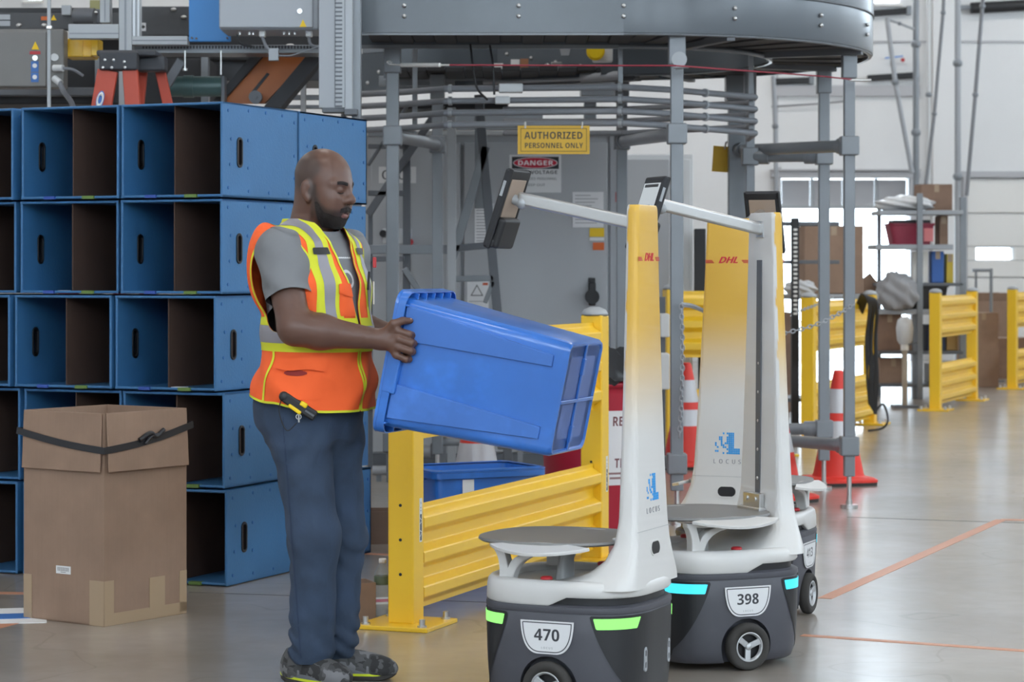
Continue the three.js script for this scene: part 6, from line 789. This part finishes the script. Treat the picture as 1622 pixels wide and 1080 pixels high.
{
  const arr = [], lo = (a, m) => V(Math.min(...a.map((p) => p.x)) - m, Math.min(...a.map((p) => p.y)) - m, Math.min(...a.map((p) => p.z)) - m), hiB = (a, m) => V(Math.max(...a.map((p) => p.x)) + m, Math.max(...a.map((p) => p.y)) + m, Math.max(...a.map((p) => p.z)) + m);
  const cut = HEAD.o.clone().add(V(-0.03, -0.13, 0)).y;         // below this the coarse grid carries on
  const bodyG = clip(surfaceNet(skinF, V(-0.42, 0.12, -0.42), V(0.34, 1.62, 0.44), 0.011), (v) => Math.max(v.y - (cut + 0.006), -Math.min(v.distanceTo(J.wrR.clone().lerp(M(619, 542, 0.222), 0.3)) - 0.03, v.distanceTo(J.wrL) - 0.03)));
  const headG = clip(surfaceNet((x, y, z) => smin(headW(x, y, z), torso(x, y, z, -0.02), 0.02), V(HEAD.o.x - 0.15, cut - 0.012, HEAD.o.z - 0.14), V(HEAD.o.x + 0.16, HEAD.o.y + 0.16, HEAD.o.z + 0.15), 0.0031), (v) => cut - v.y);
  const hR = (x, y, z) => smin(handRF(x, y, z), armR[2](x, y, z), 0.02), hL = (x, y, z) => smin(handLF(x, y, z), armL[2](x, y, z), 0.02);
  const pr = [J.wrR, M(655, 575, 0.25), M(652, 505, 0.2)], plL = [lw, V(lw.x + 0.16, lw.y - 0.07, lw.z - 0.035), V(lw.x + 0.1, lw.y + 0.07, lw.z + 0.03)];
  const handRG = clip(surfaceNet(hR, lo(pr, 0.05), hiB(pr, 0.035), 0.0027), (v) => M(600, 0).x - 0.004 - v.x), handLG = clip(surfaceNet(hL, lo(plL, 0.05), hiB(plL, 0.035), 0.0032), (v) => lw.x - 0.02 - v.x);
  paint(bodyG, headPaint); paint(headG, headPaint); paint(handRG, (v, c) => { c.copy(skinBase).multiplyScalar(1.04 + 0.03 * nz3(v, 90)); }); paint(handLG, (v, c) => c.copy(skinBase));
  const skinM = mat('#ffffff', 0.42, 0, { vertexColors: true, bumpMap: grainBump, bumpScale: 0.0004 });
  const man = part('person', [bodyG, headG, handRG, handLG], skinM, scene); tag(man, 'man in an orange safety vest, grey shirt and jeans carrying a large blue tote', 'person'); man.position.set(MAN.x, 0, -MAN.d); man.name = 'person';
  // beard, brows, lids, stubble edge: pieces cut from the head surface and lifted a little
  const H = (fn) => (v) => fn(tmp.copy(v).applyMatrix4(hi));
  const hairM = mat('#211a18', 0.85, 0, { bumpMap: grainBump, bumpScale: 0.002 });
  const beardFn = H((h) => { const az = Math.abs(h.z), jaw = Math.max(0.012 - h.x - 0.25 * (h.y + 0.02), h.y - lerp(-0.040, -0.074, sstep(h.x, 0.02, 0.07)) + 0.003 * Math.sin(h.x * 160) , -0.126 - h.y), mouth = 0.0265 - Math.hypot((h.y + 0.068) * 1.75, az * 0.92) - (h.x > 0.06 ? 0 : 1), under = -(h.y + 0.105) - 0.6 * Math.max(0, 0.02 - h.x) - 0.015; const beard = Math.max(jaw, mouth, under); const mous = Math.max(Math.abs(h.y + 0.0505 + 0.22 * az) - 0.0072, az - 0.034, 0.06 - h.x); return Math.min(beard, mous); });
  const beardG = puff(clip(headG, beardFn), 0.0018); beardG.deleteAttribute('color'); part('beard', uvm(beardG), hairM, man, 'short black beard and moustache');
  const browFn = (s) => H((h) => Math.max(Math.abs(h.y - 0.029 - 0.004 * Math.sin((s * h.z - 0.012) * 70)) - 0.0052 + 0.05 * Math.max(0, s * h.z - 0.04), 0.014 - s * h.z, s * h.z - 0.052, 0.03 - h.x)); for (const s of [1, -1]) { const g = puff(clip(headG, browFn(s)), 0.0014); g.deleteAttribute('color'); part('eyebrow', g, hairM, man, 'black eyebrow'); }
  for (const s of [1, -1]) { const g = puff(clip(headG, H((h) => Math.max(Math.abs(h.y - 0.0015 + 0.004 * Math.cos((s * h.z - 0.031) * 90)) - 0.0018, 0.0165 - s * h.z, s * h.z - 0.046, 0.05 - h.x))), 0.0009); g.deleteAttribute('color'); part('lash_line', g, hairM, man, 'dark lash line of the lowered eyelid'); }
  // nails
  part('thumb_nail', (() => { const p = M(649, 505.5, 0.231); return ball(0.0075, p.x, p.y, p.z, 1.1, 0.5, 0.8); })(), mat('#c39a8c', 0.4), man, 'pale thumb nail');
  // jeans
  const jeansM = mat('#3a4a63', 0.88, 0, { map: denimTex, bumpMap: weaveBump, bumpScale: 0.0006 });
  const hemR = LEG.anR.y - 0.012, jg = clip(surfaceNet(jeansF, V(-0.34, 0.02, -0.34), V(0.32, 1.02, 0.36), 0.0065), (v) => Math.max(v.y - 0.985, 0.072 - v.y - 0.0)); const jeans = part('jeans', uvm(jg), jeansM, man, 'dark blue jeans');
  const seamFn = (v) => { const t = clamp((0.92 - v.y) / 0.84, 0, 1), cx = lerp(LEG.hipR.x - 0.035, LEG.anR.x - 0.028, t); return Math.max(Math.abs(v.x - cx) - 0.0026, -(v.z - 0.05), v.y - 0.95); }; part('side_seam', uvm(puff(clip(jg, seamFn), 0.0014)), mat('#2c3a52', 0.9), jeans); part('hem', uvm(puff(clip(jg, (v) => Math.max(v.y - 0.094, 0.072 - v.y)), 0.0022)), jeansM, jeans);
  // shoes
  const shoe = (an, yaw, zz) => {
    const c = Math.cos(yaw), s = Math.sin(yaw), P = (f, y, w) => V(an.x + c * f - s * w, y, an.z + s * f + c * w);
    const fs = [ell(P(-0.02, 0.055, 0), 0.055, 0.055, 0.042), ell(P(0.07, 0.046, 0), 0.09, 0.044, 0.044), ell(P(0.155, 0.038, 0.002), 0.06, 0.036, 0.045), cone2(P(-0.005, 0.07, 0), P(0.0, 0.12, 0), 0.046, 0.044)];
    const up = (x, y, z) => { let d = 9; const f = (x - an.x) * c + (z - an.z) * s, w = -(x - an.x) * s + (z - an.z) * c; const e2 = (cx, cy, rx, ry, rz, cw = 0) => { const k = Math.sqrt(((f - cx) / rx) ** 2 + ((y - cy) / ry) ** 2 + ((w - cw) / rz) ** 2); return (k - 1) * Math.min(rx, ry, rz); }; d = smin(e2(-0.025, 0.05, 0.058, 0.06, 0.042), e2(0.06, 0.046, 0.1, 0.05, 0.045), 0.03); d = smin(d, e2(0.145, 0.036, 0.07, 0.038, 0.048, 0.003), 0.03); d = smin(d, fs[3](x, y, z), 0.03); return Math.max(d, 0.018 - y, y - 0.112); };
    const g = surfaceNet(up, P(0, 0, 0).add(V(-0.17, 0.01, -0.16)), P(0, 0, 0).add(V(0.26, 0.13, 0.2)), 0.0045), sh = part('shoe', uvm(g), mat('#ffffff', 0.8, 0, { map: camoTex, bumpMap: weaveBump, bumpScale: 0.001 }), man, 'grey camouflage running shoe');
    const out = (y, k, o = 0) => Array.from({ length: 56 }, (_, i) => { const a = -i / 56 * 2 * PI, f = 0.062 + 0.148 * k * Math.cos(a), w = (0.049 + 0.007 * sstep(f, 0.05, 0.17) - 0.006 * sstep(-f, -0.06, 0.04)) * k * Math.sign(Math.sin(a)) * Math.abs(Math.sin(a)) ** 0.8; return P(f, y + 0.014 * Math.max(0, (f - 0.14) / 0.07) ** 2 + 0.006 * sstep(-f, 0.02, 0.09), w); });
    part('sole', loft([out(0.0, 0.93), out(0.004, 0.99), out(0.016, 1.0)]), mats.rubber, sh, 'dark rubber sole'); part('midsole_stripe', loft([out(0.0162, 1.0), out(0.019, 1.012), out(0.024, 1.008)], true), mat('#c9d62c', 0.5), sh, 'neon yellow midsole stripe'); part('midsole', loft([out(0.0242, 1.0), out(0.031, 0.985), out(0.036, 0.95)]), mats.steelDark, sh);
    part('laces', [0, 1, 2, 3].map((i) => { const f = 0.035 + i * 0.019, y = 0.102 - i * 0.0072; return tube([P(f - 0.008, y - 0.008, -0.026), P(f, y + 0.002, -0.008), P(f + 0.006, y + 0.002, 0.008), P(f + 0.01, y - 0.008, 0.026)], 0.0026, 12, 6); }), mat('#a8b82e', 0.7), sh, 'yellow green laces');
  };
  shoe(V(LEG.anR.x - 0.035, 0, LEG.anR.z - 0.02), R(38)); shoe(V(LEG.anL.x - 0.015, 0, LEG.anL.z - 0.01), R(8));
  // shirt: torso and two short sleeves
  const slR = cone2(J.shR, J.shR.clone().lerp(J.elR, 0.62), 0.079, 0.072), slL = cone2(J.shL, J.shL.clone().lerp(J.elL, 0.62), 0.079, 0.072);
  const fold = (x, y, z) => 0.0045 * Math.sin(y * 62 + x * 60 + z * 25 + 1.5 * Math.sin(x * 25)) * Math.exp(-(((y - 1.27) / 0.11) ** 2)) + 0.002 * Math.sin(x * 70 - y * 45);
  const shirtF = (x, y, z) => smin(smin(torso(x, y, z, 0.006), slR(x, y, z) + fold(x, y, z), 0.04), slL(x, y, z) + fold(x, y, z), 0.04);
  const endCut = (a, b, t) => { const p = a.clone().lerp(b, t), d = b.clone().sub(a).normalize(); return (v) => (Math.hypot(v.x - p.x, v.y - p.y, v.z - p.z) < 0.16 ? tmp.copy(v).sub(p).dot(d) : -1); }, cutR = endCut(J.shR, J.elR, 0.585), cutL = endCut(J.shL, J.elL, 0.585);
  const shirtM = mat('#797a7d', 0.9, 0, { bumpMap: weaveBump, bumpScale: 0.0005 }), collar = fromB(0.0, 1.505, 0);
  const shirtG = clip(surfaceNet(shirtF, V(-0.34, 0.9, -0.36), V(0.30, 1.56, 0.4), 0.006), (v) => { const [u, w] = toB(v.x, v.z); return Math.max(cutR(v), cutL(v), v.y - (1.496 - 0.42 * Math.max(0, u)), 0.93 - v.y); });
  const shirt = part('shirt', uvm(shirtG), shirtM, man, 'plain grey T-shirt');
  const uw = (v) => { const [u, w] = toB(v.x, v.z); return [u, v.y, w]; };
  part('collar_band', uvm(puff(clip(shirtG, (v) => { const [u] = uw(v); return (1.496 - 0.42 * Math.max(0, u)) - 0.016 - v.y; }), 0.0018)), shirtM, shirt);
  part('printed_ring', puff(clip(shirtG, (v) => { const [u, y, w] = uw(v); return Math.max(Math.abs(Math.hypot(y - 1.315, w - 0.0) - 0.026) - 0.005, -u); }), 0.0008), mat('#cfd0d2', 0.7), shirt, 'white printed ring'); part('printed_line', puff(clip(shirtG, (v) => { const [u, y, w] = uw(v); return Math.max(Math.abs(y - 1.385) - 0.0025, Math.abs(w) - 0.05, -u); }), 0.0008), mat('#cfd0d2', 0.7), shirt);
  // vest
  const blade = both((s) => ell(fromB(-0.078, 1.36, s * 0.165), 0.06, 0.14, 0.072)); const flare = (y) => 0.024 + 0.034 * sstep(-y, -1.1, -0.9) + 0.004 * Math.sin(y * 40), shoulder = both((s) => ell(fromB(-0.012, 1.415, s * 0.12), 0.085, 0.05, 0.085));
  const vestF = (x, y, z) => { const [u, w] = toB(x, z), k = flare(y) + 0.006 * sstep(-y, -1.05, -0.9) * Math.sin(Math.atan2(w, u) * 5 + 1) + 0.005 * Math.sin(y * 40 + u * 34 + w * 26 + 2 * Math.sin(w * 14)) * sstep(-y, -1.12, -1.0) + 0.003 * Math.sin(y * 24 - w * 60) * sstep(y, 1.15, 1.25); let d = torso(x, y, z, k); const [, b, a, c] = table(TORSO, y); d = smin(d, shoulder(x, y, z) - 0.004, 0.03); return smin(d, blade(x, y, z), 0.04); };
  const hemY = (u) => 0.915 - 0.03 * sstep(u, 0, 0.15) + 0.02 * sstep(-u, 0.02, 0.16);
  const armhole = (v) => { const [u, y, w] = uw(v); const e = Math.hypot((u - 0.004) / 0.084, (y - 1.335) / (y > 1.335 ? 0.118 : 0.19)) - 1; return Math.abs(w) > 0.1 + 0.04 * sstep(y, 1.36, 1.45) ? -e * 0.09 : -1; };
  const vWidth = (y) => 0.002 + 0.068 * Math.pow(clamp((y - 1.10) / 0.4, 0, 1), 1.6), opening = (v) => { const [u, y, w] = uw(v); return u > 0 ? vWidth(y) - Math.abs(w) : -1; };
  const neckTop = (v) => { const [u, y] = uw(v); return y - (1.512 - 0.30 * Math.max(0, u)); };
  const vestRaw = surfaceNet(vestF, V(-0.40, 0.86, -0.40), V(0.36, 1.60, 0.42), 0.0055), edge = (v) => Math.max(armhole(v), opening(v), neckTop(v), hemY(uw(v)[0]) - v.y);
  const vestG = uvm(clip(vestRaw, edge)), orange = mat('#fb6429', 0.75, 0, { bumpMap: weaveBump, bumpScale: 0.0008, sheen: 0.3, sheenColor: new THREE.Color('#ff8a50') }), lime = mat('#d4d62e', 0.7, 0, { bumpMap: weaveBump, bumpScale: 0.0006 }), silver = mat('#8f8c92', 0.45, 0.2);
  const vest = part('safety_vest', vestG, orange, man, 'orange safety vest with yellow and silver bands');
  const band = (name, fn, m, lift, label) => { const g = clip(vestG, fn); if (g.attributes.position.count) part(name, puff(g, lift), m, vest, label); };
  const vs = (v) => Math.abs(Math.abs(uw(v)[2]) - 0.108), low = (v) => 1.175 - v.y, hb = (v) => { const [u] = uw(v); return v.y + 0.02 * u; };
  band('yellow_band', (v) => Math.max(vs(v) - 0.043, low(v)), lime, 0.0016); band('silver_band', (v) => Math.max(vs(v) - 0.018, low(v) - 0.012), silver, 0.0028);
  band('yellow_band', (v) => Math.max(hb(v) - 1.192, 1.082 - hb(v)), lime, 0.002); band('silver_band', (v) => Math.max(hb(v) - 1.165, 1.110 - hb(v)), silver, 0.0032);
  band('edge_binding', (v) => -edge(v) - 0.0075, lime, 0.0026, 'yellow edge binding');
  band('side_seam', (v) => { const [u, y, w] = uw(v); return Math.max(Math.abs(u + 0.03 + 0.012 * Math.sin(y * 22)) - 0.005, y - 1.085, -w); }, lime, 0.0026); 
  band('pocket', (v) => { const [u, y, w] = uw(v); return Math.max(Math.abs(w - 0.045) - 0.032, y - 1.285, 1.195 - y, -u); }, orange, 0.003); band('pocket_flap', (v) => { const [u, y, w] = uw(v); return Math.max(Math.abs(w - 0.045) - 0.035, y - 1.30, 1.262 - 0.006 * Math.sin(w * 60) - y, -u); }, orange, 0.006);
  band('pocket_flap', (v) => { const [u, y, w] = uw(v); const q = u - 0.075; return Math.max(Math.abs(q) - 0.068, y - 1.062 - 0.05 * q, 1.02 + 0.004 * Math.sin(q * 60) - y, -w); }, orange, 0.015); band('pocket_slit', (v) => { const [u, y, w] = uw(v); const q = u - 0.075; return Math.max(Math.hypot((q + 0.005) / 0.034, (y - 1.013) / 0.010) - 1, -w); }, mat('#8f2f2a', 0.9), 0.006, 'dark red pocket slit'); band('pocket', (v) => { const [u, y, w] = uw(v); const q = u - 0.075; return Math.max(Math.abs(q) - 0.062, y - 1.045, 0.93 - y, -w); }, orange, 0.0035);
  for (const s of [1, -1]) band('mic_tab', (v) => { const [u, y, w] = uw(v); return Math.max(Math.abs(s * w - 0.105) - 0.032, Math.abs(y - 1.405) - 0.011, -u); }, mats.black, 0.006, 'black tab');
  const clipAt = (u, y, w) => fromB(u, y, w); const bp = clipAt(0.165, 1.34, -0.1); part('badge', spun(bx(0.05, 0.075, 0.003), 0, -BODY - 0.9, 0, bp.x, bp.y - 0.07, bp.z), mats.white, vest, 'white badge'); const rp = clipAt(0.155, 1.37, -0.12); part('red_clip', bx(0.012, 0.035, 0.012, rp.x, rp.y, rp.z, 0.003), mats.red, vest, 'red clip'); const pn = clipAt(0.178, 1.28, -0.05); part('pen', rod(pn, pn.clone().add(V(0.004, 0.06, 0)), 0.004, 8), mats.black, vest);
}
// ---------------------------------------------------------------- tool clipped at his hip
{
  const a = M(450, 628, 0.225), b = M(500, 660, 0.215), o = built('box_cutter', 'black and yellow box cutter hanging at the hip of the worker below the vest', 'tool'), off = V(MAN.x, 0, -MAN.d), A = a.clone().add(off), B = b.clone().add(off), up = V(0, 0, 1);
  part('body', beam(A, B, 0.034, 0.02, 0.007, up), mats.black, o); const n = V(-(B.y - A.y), B.x - A.x, 0).normalize(), q = (t, s, z = 0) => A.clone().lerp(B, t).addScaledVector(n, s).add(V(0, 0, z)); part('grip', [beam(q(0.22, -0.014, 0.004), q(0.62, -0.016, 0.004), 0.012, 0.02, 0.004, up), beam(q(0.45, 0.013, 0.004), q(0.66, 0.013, 0.004), 0.016, 0.02, 0.005, up)], mats.yellowCap, o, 'yellow grip'); part('blade_slot', beam(q(0.68, 0, 0.011), q(0.95, 0, 0.011), 0.006, 0.002, 0, up), mats.steelDark, o); part('end_cap', ball(0.017, A.x, A.y, A.z, 1, 1, 0.7), mats.black, o);
  const k = M(473, 655, 0.222).add(off); part('key_ring', [flat(new THREE.TorusGeometry(0.008, 0.0016, 8, 20)).translate(k.x, k.y - 0.01, k.z), rod(k, k.clone().add(V(0.001, -0.028, 0)), 0.003, 8), rod(k.clone().add(V(0, 0.03, 0)), k, 0.0018, 6)], mats.chrome, o); part('lanyard', tube([A.clone().add(V(-0.006, 0, 0)), M(442, 650, 0.22).add(off), M(455, 682, 0.215).add(off), M(470, 670, 0.218).add(off)], 0.0018, 30, 6), mats.cableBlack, o);
}

settle();
scene.traverse((o) => { if (o.isMesh) o.castShadow = o.receiveShadow = true; });
renderer.render(scene, camera);
